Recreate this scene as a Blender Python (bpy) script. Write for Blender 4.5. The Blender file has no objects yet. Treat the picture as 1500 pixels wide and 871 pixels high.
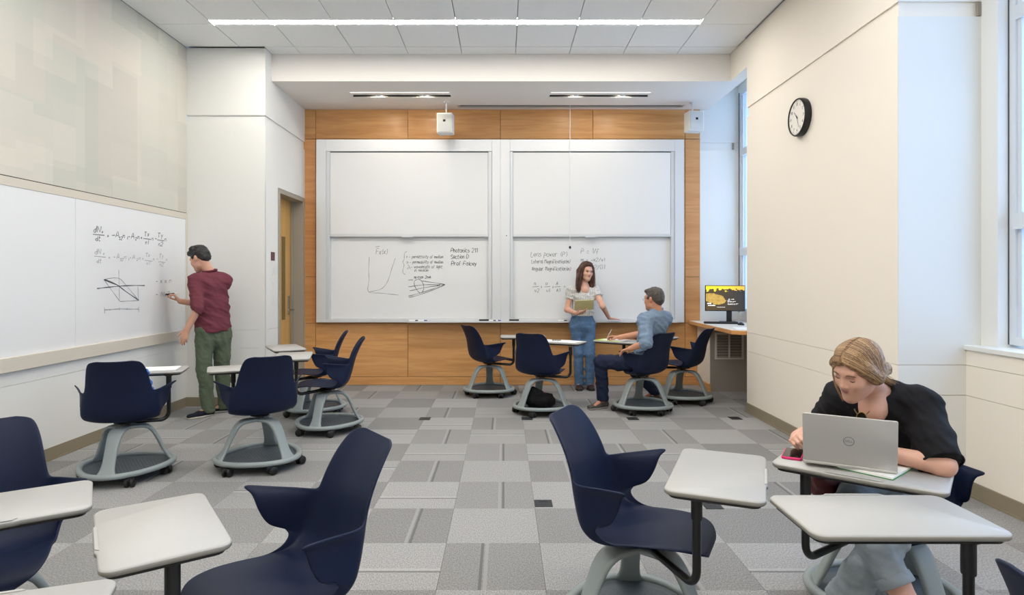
import bpy, bmesh, math, random
import numpy as np
from mathutils import Vector, Matrix, Quaternion

# ------------------------------------------------------------------ camera, sky, exposure
scene = bpy.context.scene
COL = scene.collection
H = 1.415                      # lens height in metres
cam_d = bpy.data.cameras.new('camera'); cam = bpy.data.objects.new('camera', cam_d); COL.objects.link(cam)
cam.location = (0, 0, H); cam.rotation_euler = (math.pi/2, 0, 0)
cam_d.sensor_width = 36; cam_d.lens = 36*900/1500
cam_d.shift_x = 11.5/1500; cam_d.shift_y = -26.5/1500
cam_d.clip_start = 0.05; cam_d.clip_end = 200
scene.camera = cam
scene.view_settings.view_transform = 'Standard'
scene.view_settings.look = 'None'
scene.view_settings.gamma = 1.0
scene.view_settings.use_curve_mapping = False
scene.view_settings.exposure = 0.92
world = bpy.data.worlds.new('sky'); scene.world = world; world.use_nodes = True
wn = world.node_tree.nodes; wl_ = world.node_tree.links
wn['Background'].inputs['Color'].default_value = (0.50, 0.69, 1.0, 1)
wn['Background'].inputs['Strength'].default_value = 1.9
LAMP = 27.0                     # emission strength of the ceiling strips
try:
    scene.cycles.max_bounces = 10; scene.cycles.diffuse_bounces = 6
    scene.cycles.use_denoising = True
    scene.cycles.sample_clamp_indirect = 8.0
    scene.cycles.caustics_reflective = False; scene.cycles.caustics_refractive = False
except Exception: pass
random.seed(7)
rng = np.random.default_rng(7)

# ------------------------------------------------------------------ small helpers
def PX(x, d): return (x-738.5)*d/900.0
def PZ(y, d): return H+(409-y)*d/900.0
def at(x, y, d): return Vector((PX(x, d), d, PZ(y, d)))

def lin(r, g, b):
    f = lambda c: (c/255/12.92 if c/255 <= .04045 else ((c/255+.055)/1.055)**2.4)
    return (f(r), f(g), f(b), 1)

def mat(name, col, rough=.6, metal=0.0, noise=None, bump=None, spec=.5, stretch=(1,1,1), coat=0, emit=None):
    """noise=(scale, amount 0..1) colour variation; bump=(scale, strength)"""
    m = bpy.data.materials.new(name); m.use_nodes = True
    nt = m.node_tree; n = nt.nodes; l = nt.links; p = n['Principled BSDF']
    p.inputs['Base Color'].default_value = col if len(col) == 4 else (*col, 1)
    p.inputs['Roughness'].default_value = rough; p.inputs['Metallic'].default_value = metal
    p.inputs['Specular IOR Level'].default_value = spec
    if coat: p.inputs['Coat Weight'].default_value = coat
    if emit:
        p.inputs['Emission Color'].default_value = (*emit[0][:3], 1); p.inputs['Emission Strength'].default_value = emit[1]
    if noise or bump:
        tc = n.new('ShaderNodeTexCoord'); mp = n.new('ShaderNodeMapping'); mp.inputs['Scale'].default_value = stretch
        l.new(tc.outputs['Object'], mp.inputs['Vector'])
    if noise:
        t = n.new('ShaderNodeTexNoise'); t.inputs['Scale'].default_value = noise[0]; t.inputs['Detail'].default_value = 4
        l.new(mp.outputs['Vector'], t.inputs['Vector'])
        r = n.new('ShaderNodeValToRGB'); a = noise[1]
        c = col[:3]
        r.color_ramp.elements[0].position = .3; r.color_ramp.elements[1].position = .7
        r.color_ramp.elements[0].color = (*[v*(1-a) for v in c], 1)
        r.color_ramp.elements[1].color = (*[min(1, v*(1+a)) for v in c], 1)
        l.new(t.outputs['Fac'], r.inputs['Fac']); l.new(r.outputs['Color'], p.inputs['Base Color'])
    if bump:
        t2 = n.new('ShaderNodeTexNoise'); t2.inputs['Scale'].default_value = bump[0]; t2.inputs['Detail'].default_value = 3
        l.new(mp.outputs['Vector'], t2.inputs['Vector'])
        b = n.new('ShaderNodeBump'); b.inputs['Strength'].default_value = bump[1]; b.inputs['Distance'].default_value = .01
        l.new(t2.outputs['Fac'], b.inputs['Height']); l.new(b.outputs['Normal'], p.inputs['Normal'])
    return m

class MB:
    """collects shapes, build() links them as one mesh object"""
    def __init__(s): s.v = []; s.f = []; s.mi = []; s.cur = 0
    def add(s, vs, fs):
        o = len(s.v); s.v += [tuple(v) for v in vs]
        for f in fs: s.f.append(tuple(i+o for i in f)); s.mi.append(s.cur)
        return s
    def box(s, x0, x1, y0, y1, z0, z1, M=None):
        v = [(x, y, z) for z in (z0, z1) for y in (y0, y1) for x in (x0, x1)]
        if M is not None: v = [M @ Vector(p) for p in v]
        return s.add(v, [(0,2,3,1),(4,5,7,6),(0,1,5,4),(2,6,7,3),(0,4,6,2),(1,3,7,5)])
    def rbox(s, x0, x1, y0, y1, z0, z1, b=.004, M=None, seg=2):
        bm = bmesh.new(); bmesh.ops.create_cube(bm, size=1)
        for v in bm.verts: v.co = Vector(((x0+x1)/2+v.co.x*(x1-x0), (y0+y1)/2+v.co.y*(y1-y0), (z0+z1)/2+v.co.z*(z1-z0)))
        bmesh.ops.bevel(bm, geom=bm.edges[:], offset=b, segments=seg, affect='EDGES', profile=.5)
        if M is not None: bm.transform(M)
        bm.verts.index_update()
        s.add([v.co.copy() for v in bm.verts], [[v.index for v in f.verts] for f in bm.faces]); bm.free(); return s
    def prism(s, pts, z0, z1, M=None, bev=0):
        """closed polygon pts (x,y) extruded z0..z1, with optional small edge chamfer"""
        n = len(pts); P = [Vector((x, y)) for x, y in pts]
        if bev:
            c = sum(P, Vector((0, 0)))/n
            ins = []
            for i in range(n):
                e1 = (P[i]-P[i-1]).normalized(); e2 = (P[(i+1) % n]-P[i]).normalized()
                nn = Vector((-(e1.y+e2.y), e1.x+e2.x))
                if nn.length < 1e-6: nn = Vector((-e1.y, e1.x))
                nn.normalize()
                if nn.dot(c-P[i]) < 0: nn = -nn
                ins.append(P[i]+nn*bev)
            L = [(ins, z0), (P, z0+bev), (P, z1-bev), (ins, z1)]
        else: L = [(P, z0), (P, z1)]
        v = [Vector((p.x, p.y, z)) for ring, z in L for p in ring]
        if M is not None: v = [M @ p for p in v]
        f = [tuple(range(n))[::-1], tuple((len(L)-1)*n+i for i in range(n))]
        for k in range(len(L)-1):
            for i in range(n): f.append((k*n+i, k*n+(i+1) % n, (k+1)*n+(i+1) % n, (k+1)*n+i))
        return s.add(v, f)
    def tube(s, path, r, n=8, cap=True, closed=False):
        P = [Vector(p) for p in path]; R = r if hasattr(r, '__len__') else [r]*len(P)
        m = len(P); rings = []; ref = None
        for i in range(m):
            if closed: t = P[(i+1) % m]-P[i-1]
            else: t = P[min(i+1, m-1)]-P[max(i-1, 0)]
            t.normalize()
            if ref is None:
                ref = Vector((0, 0, 1)) if abs(t.z) < .9 else Vector((1, 0, 0))
            u = ref-t*ref.dot(t); u.normalize(); ref = u; w = t.cross(u)
            rings.append([P[i]+(u*math.cos(2*math.pi*k/n)+w*math.sin(2*math.pi*k/n))*R[i] for k in range(n)])
        v = [p for g in rings for p in g]; f = []
        for i in range(m if closed else m-1):
            j = (i+1) % m
            for k in range(n): f.append((i*n+k, i*n+(k+1) % n, j*n+(k+1) % n, j*n+k))
        if cap and not closed: f += [tuple(range(n))[::-1], tuple((m-1)*n+k for k in range(n))]
        return s.add(v, f)
    def lathe(s, prof, n=24, M=None, cap=True):
        v = []; f = []
        for r, z in prof:
            for k in range(n):
                p = Vector((r*math.cos(2*math.pi*k/n), r*math.sin(2*math.pi*k/n), z)); v.append(M @ p if M is not None else p)
        m = len(prof)
        for i in range(m-1):
            for k in range(n): f.append((i*n+k, i*n+(k+1) % n, (i+1)*n+(k+1) % n, (i+1)*n+k))
        if cap: f += [tuple(range(n))[::-1], tuple((m-1)*n+k for k in range(n))]
        return s.add(v, f)
    def mesh(s, name, mats, smooth=False, angle=None):
        me = bpy.data.meshes.new(name); me.from_pydata(s.v, [], s.f)
        for m in (mats if isinstance(mats, (list, tuple)) else [mats]): me.materials.append(m)
        me.polygons.foreach_set('material_index', s.mi)
        if smooth or angle:
            me.polygons.foreach_set('use_smooth', [True]*len(me.polygons))
        bm = bmesh.new(); bm.from_mesh(me); bmesh.ops.recalc_face_normals(bm, faces=bm.faces)
        if angle:
            for e in bm.edges:
                if len(e.link_faces) == 2 and e.calc_face_angle(0) > math.radians(angle): e.smooth = False
        bm.to_mesh(me); bm.free(); me.update()
        return me
    def build(s, name, mats, parent=None, smooth=False, angle=None):
        return link(name, s.mesh(name, mats, smooth, angle), parent)

def link(name, data, parent=None, loc=None, rot=None):
    o = bpy.data.objects.new(name, data); COL.objects.link(o)
    if parent is not None: o.parent = parent
    if loc is not None: o.location = loc
    if rot is not None: o.rotation_euler = rot
    return o
def tag(o, label=None, cat=None, group=None, kind=None):
    if label: o['label'] = label
    if cat: o['category'] = cat
    if group: o['group'] = group
    if kind: o['kind'] = kind
    return o
def empty(name, loc=(0,0,0), rz=0):
    o = bpy.data.objects.new(name, None); COL.objects.link(o); o.location = loc; o.rotation_euler = (0,0,rz); o.empty_display_size = .1
    return o
def thing(name, label, cat, loc=(0,0,0), rz=0, group=None): return tag(empty(name, loc, rz), label, cat, group)
def struct(o): o['kind'] = 'structure'; return o
def frame(loc, xa, ya, za):
    """matrix from axes"""
    M = Matrix((Vector(xa), Vector(ya), Vector(za))).transposed().to_4x4(); M.translation = Vector(loc); return M
def rounded(w, h, r, seg=4, cx=0, cy=0):
    pts = []
    for sx, sy, a0 in ((1,1,0), (-1,1,90), (-1,-1,180), (1,-1,270)):
        for k in range(seg+1):
            a = math.radians(a0+90*k/seg); pts.append((cx+sx*(w/2-r)+r*math.cos(a), cy+sy*(h/2-r)+r*math.sin(a)))
    return pts

# ------------------------------------------------------------------ materials
M = {}
M['white'] = mat('white_paint', lin(226,226,222), .75, bump=(220,.03))
M['cream'] = mat('cream_paint', lin(238,230,217), .75, bump=(220,.03))
M['soffit'] = mat('soffit_paint', lin(232,228,222), .8)
M['tile'] = mat('ceiling_tile', lin(234,236,236), .9, noise=(60,.03), bump=(300,.05))
M['grid'] = mat('ceiling_grid', lin(150,152,152), .7)
M['ledge'] = mat('ledge_laminate', lin(208,200,186), .6)
M['rubber_base'] = mat('rubber_base', lin(140,129,108), .6)
M['board'] = mat('whiteboard_enamel', lin(226,227,227), .22, spec=.4)
M['alu'] = mat('aluminium', lin(218,220,222), .35, .25)
M['alu2'] = mat('aluminium_satin', lin(210,213,216), .35, .25)
M['dark'] = mat('dark_gap', lin(25,25,25), .8)
M['doorframe'] = mat('door_frame_paint', lin(158,152,138), .5)
M['black'] = mat('black_plastic', lin(18,18,20), .45)
M['blackmetal'] = mat('black_metal', lin(14,14,15), .3)
M['navy'] = mat('navy_plastic', lin(16,27,54), .52, bump=(900,.03), spec=.25)
M['leggray'] = mat('grey_plastic', lin(142,151,151), .45)
M['dish'] = mat('dark_grey_plastic', lin(72,80,86), .55)
M['top'] = mat('tablet_laminate', lin(174,173,169), .4)
M['topedge'] = mat('tablet_edge', lin(140,137,129), .5)
M['chrome'] = mat('brushed_steel', lin(190,190,190), .25, 1.0)
M['speaker'] = mat('speaker_white', lin(225,225,222), .55)
M['lampface'] = mat('lamp_diffuser', (1,1,1), .5, emit=((1,.955,.885), LAMP))
M['edgeglow'] = mat('slot_edge_glow', (1,1,1), .5, emit=((1,.97,.93), .7))
M['washer'] = mat('washer_lamp', (1,1,1), .5, emit=((1,.90,.74), 150.0))
M['winframe'] = mat('window_frame', lin(214,220,226), .4)
M['gasket'] = mat('window_gasket', lin(60,70,84), .6)
M['taupe'] = mat('taupe_panel', lin(150,142,132), .6)
M['paper'] = mat('paper', lin(240,240,236), .8)
M['ink'] = mat('marker_ink', lin(92,94,98), .7)
M['inkfaint'] = mat('faint_marker_ink', lin(172,174,175), .7)
M['pencil'] = mat('grey_marker_ink', lin(136,138,140), .7)

def wood_mat(name, c1, c2, axis, rough=.36, scale=1.0):
    m = bpy.data.materials.new(name); m.use_nodes = True
    nt = m.node_tree; n = nt.nodes; l = nt.links; p = n['Principled BSDF']; p.inputs['Roughness'].default_value = rough
    tc = n.new('ShaderNodeTexCoord'); oi = n.new('ShaderNodeObjectInfo'); ad = n.new('ShaderNodeVectorMath'); ad.operation = 'ADD'
    sc = n.new('ShaderNodeVectorMath'); sc.operation = 'SCALE'; sc.inputs['Scale'].default_value = 37
    cv = n.new('ShaderNodeCombineXYZ')
    l.new(oi.outputs['Random'], cv.inputs[0]); l.new(oi.outputs['Random'], cv.inputs[1]); l.new(oi.outputs['Random'], cv.inputs[2])
    l.new(cv.outputs[0], sc.inputs[0]); l.new(tc.outputs['Object'], ad.inputs[0]); l.new(sc.outputs[0], ad.inputs[1])
    mp = n.new('ShaderNodeMapping'); s = [14.0*scale]*3; s[axis] = 1.1*scale; mp.inputs['Scale'].default_value = s
    l.new(ad.outputs[0], mp.inputs['Vector'])
    t = n.new('ShaderNodeTexNoise'); t.inputs['Scale'].default_value = 1.0; t.inputs['Detail'].default_value = 6; t.inputs['Distortion'].default_value = 1.2
    l.new(mp.outputs['Vector'], t.inputs['Vector'])
    mp2 = n.new('ShaderNodeMapping'); s2 = [160.0*scale]*3; s2[axis] = 5*scale; mp2.inputs['Scale'].default_value = s2
    l.new(ad.outputs[0], mp2.inputs['Vector'])
    t2 = n.new('ShaderNodeTexNoise'); t2.inputs['Scale'].default_value = 1; l.new(mp2.outputs['Vector'], t2.inputs['Vector'])
    mx = n.new('ShaderNodeMath'); mx.operation = 'MULTIPLY_ADD'; mx.inputs[1].default_value = .3; l.new(t2.outputs['Fac'], mx.inputs[0]); l.new(t.outputs['Fac'], mx.inputs[2])
    r = n.new('ShaderNodeValToRGB'); r.color_ramp.elements[0].position = .42; r.color_ramp.elements[1].position = .86
    r.color_ramp.elements[0].color = c1; r.color_ramp.elements[1].color = c2
    l.new(mx.outputs[0], r.inputs['Fac']); l.new(r.outputs['Color'], p.inputs['Base Color'])
    return m
M['wood'] = wood_mat('cherry_veneer', lin(196,140,82), lin(220,168,110), 0)
M['woodv'] = wood_mat('cherry_veneer_upright', lin(190,130,76), lin(212,156,100), 0)
M['doorwood'] = wood_mat('maple_door_veneer', lin(196,150,84), lin(216,174,108), 2)
M['counterwood'] = wood_mat('counter_edge', lin(200,140,80), lin(220,165,105), 1)

def carpet_mat(name, c, line):
    """heathered carpet tile; line = offset of the inlaid pair of stripes across local x, or None"""
    m = bpy.data.materials.new(name); m.use_nodes = True
    nt = m.node_tree; n = nt.nodes; l = nt.links; p = n['Principled BSDF']
    p.inputs['Roughness'].default_value = .95; p.inputs['Specular IOR Level'].default_value = .15
    tc = n.new('ShaderNodeTexCoord'); geo = n.new('ShaderNodeNewGeometry')
    t = n.new('ShaderNodeTexNoise'); t.inputs['Scale'].default_value = 170; t.inputs['Detail'].default_value = 3
    mp = n.new('ShaderNodeMapping'); mp.inputs['Scale'].default_value = (1, .55, 1); l.new(geo.outputs['Position'], mp.inputs['Vector']); l.new(mp.outputs['Vector'], t.inputs['Vector'])
    r = n.new('ShaderNodeValToRGB'); r.color_ramp.elements[0].position = .34; r.color_ramp.elements[1].position = .68
    r.color_ramp.elements[0].color = (*[v*.72 for v in c[:3]], 1); r.color_ramp.elements[1].color = (*[v*1.28 for v in c[:3]], 1)
    l.new(t.outputs['Fac'], r.inputs['Fac'])
    oi = n.new('ShaderNodeObjectInfo'); hv = n.new('ShaderNodeHueSaturation')
    mr = n.new('ShaderNodeMapRange'); mr.inputs['To Min'].default_value = .93; mr.inputs['To Max'].default_value = 1.07
    l.new(oi.outputs['Random'], mr.inputs['Value']); l.new(mr.outputs[0], hv.inputs['Value']); l.new(r.outputs['Color'], hv.inputs['Color'])
    out = hv.outputs['Color']
    if line is not None:
        sx = n.new('ShaderNodeSeparateXYZ'); l.new(tc.outputs['Object'], sx.inputs[0])
        for off, w, cc in ((line, .009, tuple(v*1.25 for v in c[:3])), (line+.024, .0075, tuple(v*.6 for v in c[:3]))):
            a = n.new('ShaderNodeMath'); a.operation = 'SUBTRACT'; a.inputs[1].default_value = off; l.new(sx.outputs[0], a.inputs[0])
            b = n.new('ShaderNodeMath'); b.operation = 'ABSOLUTE'; l.new(a.outputs[0], b.inputs[0])
            c_ = n.new('ShaderNodeMath'); c_.operation = 'LESS_THAN'; c_.inputs[1].default_value = w; l.new(b.outputs[0], c_.inputs[0])
            mx = n.new('ShaderNodeMix'); mx.data_type = 'RGBA'; l.new(c_.outputs[0], mx.inputs[0]); l.new(out, mx.inputs[6]); mx.inputs[7].default_value = (*cc, 1)
            out = mx.outputs[2]
    l.new(out, p.inputs['Base Color'])
    b = n.new('ShaderNodeBump'); b.inputs['Strength'].default_value = .5; b.inputs['Distance'].default_value = .004
    l.new(t.outputs['Fac'], b.inputs['Height']); l.new(b.outputs['Normal'], p.inputs['Normal'])
    return m
CD, CL = lin(137,136,135), lin(154,153,152)  # one tile quarter-turned: light and shade on the pile put into two tones
M['carpet_d'] = carpet_mat('carpet_shaded_pile', CD, None); M['carpet_l'] = carpet_mat('carpet_lit_pile', CL, None)
M['carpet_dl'] = carpet_mat('carpet_shaded_pile_striped', CD, .03); M['carpet_ll'] = carpet_mat('carpet_lit_pile_striped', CL, .05)

def patch_mat():
    """printed acoustic wall fabric: overlapping pale rectangles"""
    m = bpy.data.materials.new('patchwork_wall_fabric'); m.use_nodes = True
    nt = m.node_tree; n = nt.nodes; l = nt.links; p = n['Principled BSDF']; p.inputs['Roughness'].default_value = .85
    tc = n.new('ShaderNodeTexCoord'); sx = n.new('ShaderNodeSeparateXYZ'); l.new(tc.outputs['Object'], sx.inputs[0])
    base = None
    for i, (bw, rh, off, fr, dx, dy, c1, c2, f) in enumerate((
        (.46, .52, .37, 2, .13, .21, lin(216,207,193), lin(186,187,175), 1),
        (.62, .40, .61, 3, .47, .05, lin(220,202,191), lin(194,197,184), .5),
        (.37, .71, .43, 2, .29, .33, lin(216,214,202), lin(178,179,170), .4))):
        cb = n.new('ShaderNodeCombineXYZ')
        ax = n.new('ShaderNodeMath'); ax.operation = 'ADD'; ax.inputs[1].default_value = dx+20; l.new(sx.outputs[2], ax.inputs[0])
        ay = n.new('ShaderNodeMath'); ay.operation = 'ADD'; ay.inputs[1].default_value = dy+20; l.new(sx.outputs[1], ay.inputs[0])
        l.new(ax.outputs[0], cb.inputs[0]); l.new(ay.outputs[0], cb.inputs[1])
        b = n.new('ShaderNodeTexBrick'); b.offset = off; b.offset_frequency = 2; b.squash = .7; b.squash_frequency = fr
        b.inputs['Scale'].default_value = 1; b.inputs['Mortar Size'].default_value = 0; b.inputs['Brick Width'].default_value = rh; b.inputs['Row Height'].default_value = bw
        b.inputs['Color1'].default_value = c1; b.inputs['Color2'].default_value = c2; b.inputs['Mortar'].default_value = c1
        l.new(cb.outputs[0], b.inputs['Vector'])
        if base is None: base = b.outputs['Color']
        else:
            mx = n.new('ShaderNodeMix'); mx.data_type = 'RGBA'; mx.inputs[0].default_value = f; l.new(base, mx.inputs[6]); l.new(b.outputs['Color'], mx.inputs[7]); base = mx.outputs[2]
    l.new(base, p.inputs['Base Color'])
    return m
M['patch'] = patch_mat()

def glass_mat():
    m = bpy.data.materials.new('window_glass'); m.use_nodes = True
    nt = m.node_tree; n = nt.nodes; l = nt.links; n.remove(n['Principled BSDF'])
    tr = n.new('ShaderNodeBsdfTransparent'); tr.inputs[0].default_value = (.94,.97,1,1); gl = n.new('ShaderNodeBsdfGlossy'); gl.inputs['Roughness'].default_value = .03
    mx = n.new('ShaderNodeMixShader'); mx.inputs[0].default_value = .05
    l.new(tr.outputs[0], mx.inputs[1]); l.new(gl.outputs[0], mx.inputs[2]); l.new(mx.outputs[0], n['Material Output'].inputs[0])
    return m
M['glass'] = glass_mat()

# ------------------------------------------------------------------ the room
XL, XR, YB, CZ = -3.56, 2.60, 8.25, 4.0          # left wall, right pier face, back wall, ceiling
YF = -2.6                                        # wall behind the lens
SOF = 3.69
# floor: slab + carpet tiles
floor = struct(MB().box(-4.2, 3.6, YF-.2, 8.6, -.2, -.008).build('floor', M['grid']))
T = .5
def tile_mesh(name, m): return MB().box(-T/2+.0008, T/2-.0008, -T/2+.0008, T/2-.0008, -.008, 0).mesh(name, m)
tm = {k: tile_mesh('carpet_tile', M[k]) for k in ('carpet_d','carpet_l','carpet_dl','carpet_ll')}
for r in range(-4, 12):
    for c in range(-7, 7):
        x = -.31+T*(c+.5); y = 2.80+T*(r+.5)*.998
        dark = (c+r) % 2 == 0
        h = random.random()
        striped = h < .62 if r > 4 else (h < .45 if r > 1 else h < .25)
        key = ('carpet_dl' if striped else 'carpet_d') if dark else ('carpet_ll' if striped else 'carpet_l')
        o = link('carpet_tile', tm[key], floor, (x, y, 0), (0, 0, (0 if dark else math.pi/2)+(math.pi if random.random() < .5 else 0)))
rest = MB()
for r in range(-11, -4):
    for c in range(-7, 7):
        x = -.31+T*(c+.5); y = 2.80+T*(r+.5)*.998
        rest.box(x-T/2+.001, x+T/2-.001, y-T/2+.001, y+T/2-.001, -.008, 0)
tag(rest.build('carpet_field', M['carpet_l'], floor), kind='stuff')

def wall_block(name, x0, x1, y0, y1, m, zs, ins, z0=0, z1=CZ):
    """core slab, set back on its open sides, with painted panels standing proud: the gaps are the reveals"""
    a, b, c, d = ins
    w = struct(MB().box(x0+a, x1-b, y0+c, y1-d, z0, z1).build(name, m))
    for p0, p1 in zs: MB().box(x0, x1, y0, y1, p0, p1).build('wall_panel', m, w)
    return w
ZS = [(0, .649), (.6515, .849), (.8515, 3.15), (3.25, CZ)]
e = .014
# left wall
wall_left = struct(MB().box(-3.80, XL, YF, 6.87, 0, CZ).build('wall_left', M['white']))
MB().box(XL, XL+.008, YF, 6.87, .10, .649).build('wall_panel', M['white'], wall_left)
MB().box(XL, XL+.008, YF, 6.87, .6515, .76).build('wall_panel', M['white'], wall_left)
MB().box(XL, XL+.012, YF, 6.87, 2.158, CZ).build('fabric_panel', M['patch'], wall_left)
MB().box(XL, XL+.006, YF, 6.87, 2.15, 2.158).build('reveal', M['dark'], wall_left)
MB().box(XL, XL+.02, YF, 6.87, 2.085, 2.15).build('board_trim', M['ledge'], wall_left)
MB().box(XL, XL+.02, 6.835, 6.87, .76, 2.085).build('board_trim', M['ledge'], wall_left)
bl = struct(MB().box(XL, XL+.012, YF, 6.87, 0, .1).box(XL, XL+.02, YF, 6.87, 0, .012).build('baseboard_left', M['rubber_base']))
# column beside the door
wall_column = wall_block('wall_column', XL, -3.0, 6.87, 8.45, M['white'], ZS, (0,0,e,0))
XD = -2.67
wd = wall_block('wall_door', -3.0, XD, 6.87, 7.25, M['white'], ZS, (0,e,e,0))
MB().box(-3.0, XD, 7.25, 8.19, 2.50, 3.15).build('wall_panel', M['white'], wd)
MB().box(-3.0, XD-e, 7.25, 8.25, 3.10, 3.3).build('reveal', M['white'], wd)
MB().box(-3.0, XD, 7.25, 8.25, 3.25, CZ).build('wall_panel', M['white'], wd)
MB().box(-3.0, XD, 8.19, 8.25, 0, 3.15).build('wall_panel', M['white'], wd)
MB().box(XD-.02, XD-.004, 8.235, 8.249, 3.155, 3.245).build('reveal_end', M['dark'], wd)
struct(MB().box(XL+.01, XD, 6.858, 6.87, 0, .1).box(XD, XD+.012, 6.858, 7.25, 0, .1).box(XL+.01, XD, 6.85, 6.87, 0, .012).build('baseboard_column', M['rubber_base']))
cg = tag(MB().box(-2.745, XD+.003, 6.866, 6.869, .1, 2.5).box(XD+.0005, XD+.003, 6.866, 6.94, .1, 2.5).build('corner_guard', M['white']),
         'white corner guard on the column edge beside the door', 'corner guard')
# door
door = struct(empty('door_1', (XD, 7.72, 0)))
ox, oy = XD, 7.72
def dpart(mb, name, m, par=door):
    mb.v = [(x-ox, y-oy, z) for x, y, z in mb.v]; return mb.build(name, m, par)
dpart(MB().rbox(-2.87, -2.825, 7.30, 8.14, .01, 2.44, .003), 'leaf', M['doorwood'])
dpart(MB().box(-2.84, -2.818, 7.755, 7.925, .88, 1.985), 'glass_strip_frame', M['doorwood'])
dpart(MB().box(-2.84, -2.815, 7.778, 7.902, .90, 1.96), 'vision_panel', mat('vision_glass', lin(120,96,40), .1))
fr = MB().box(-2.98, XD+.012, 7.25, 7.30, 0, 2.49).box(-2.98, XD+.012, 8.14, 8.19, 0, 2.49).box(-2.98, XD+.012, 7.30, 8.14, 2.44, 2.49)
fr.box(-2.90, -2.875, 7.30, 7.32, 0, 2.44).box(-2.82, -2.79, 8.12, 8.14, 0, 2.44)
dpart(fr, 'door_frame', M['doorframe'])
hd = dpart(MB().rbox(-2.825, -2.815, 8.02, 8.07, .95, 1.2, .002), 'lock_plate', M['chrome'])
lv = MB().tube([(-2.82,8.045,1.02),(-2.76,8.045,1.02),(-2.75,8.03,1.02),(-2.75,7.93,1.02)], .011, 8)
dpart(lv, 'handle', M['chrome'])
dpart(MB().box(-3.0, -2.98, 7.25, 8.19, 0, 2.5), 'door_backing', M['dark'])
# back wall with veneer panels
wall_back = struct(MB().box(-2.69, 3.6, YB+.012, 8.5, 0, CZ+.1).build('wall_back', M['dark']))
XS = [PX(v, YB) for v in (445.5, 463, 598, 733, 868, 1003, 1025)]
def wp(x0, x1, z0, z1, m='wood'):
    g = .0025; cx, cz = (x0+x1)/2, (z0+z1)/2
    o = MB().rbox(-(x1-x0)/2+g, (x1-x0)/2-g, -.02, .012, -(z1-z0)/2+g, (z1-z0)/2-g, .0015, seg=1).build('veneer_panel', M[m], wall_back)
    o.location = (cx, YB+.001, cz); return o
ZW = [0, .113, .828, 3.295, SOF]
for i in range(6): wp(XS[i], XS[i+1], ZW[3], ZW[4])
for i in range(6): wp(XS[i], XS[i+1], ZW[1], ZW[2])
wp(XS[0], XS[3], 0, ZW[1]); wp(XS[3], XS[6], 0, ZW[1])
for a, b in ((0, 1), (5, 6)):
    wp(XS[a], XS[b], ZW[2], 1.45, 'woodv'); wp(XS[a], XS[b], 1.45, ZW[3], 'woodv')
for i in range(1, 5): wp(XS[i], XS[i+1], ZW[2], ZW[3])
# nook wall right of the veneer (window bay)
nk = wall_block('wall_nook', XS[6], 3.6, YB-.005, YB+.02, M['white'], [(.86, 3.15), (3.25, CZ)], (0,0,e,0), .0, CZ)
MB().box(3.06, 3.085, YB-.008, YB, 3.155, 3.245).build('reveal_end', M['taupe'], nk)
# right pier between the two window bays
pier = wall_block('wall_right', XR, 3.6, 4.06, 6.58, M['cream'], ZS, (e,0,e,e))
struct(MB().box(XR-.012, XR, 4.05, 6.592, 0, .1).box(XR-.02, XR, 4.04, 6.6, 0, .012).box(XR, 3.05, 4.048, 4.06, 0, .1).build('baseboard_right', M['rubber_base']))
MB().box(XR+.004, 3.6, 4.0575, 4.0605, .853, 3.15).box(XR+.004, 3.6, 4.0575, 4.0605, 3.25, CZ).box(XR+.004, 3.6, 4.0575, 4.0605, .0, .647).box(XR+.004, 3.6, 4.0575, 4.0605, .653, .847).build('bay_daylight_skin', M['white'], pier)  # white skin added on the cream pier's side so blue daylight reads
MB().box(3.125, 3.15, 4.054, 4.066, 3.155, 3.245).build('reveal_end', M['taupe'], pier)
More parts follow.
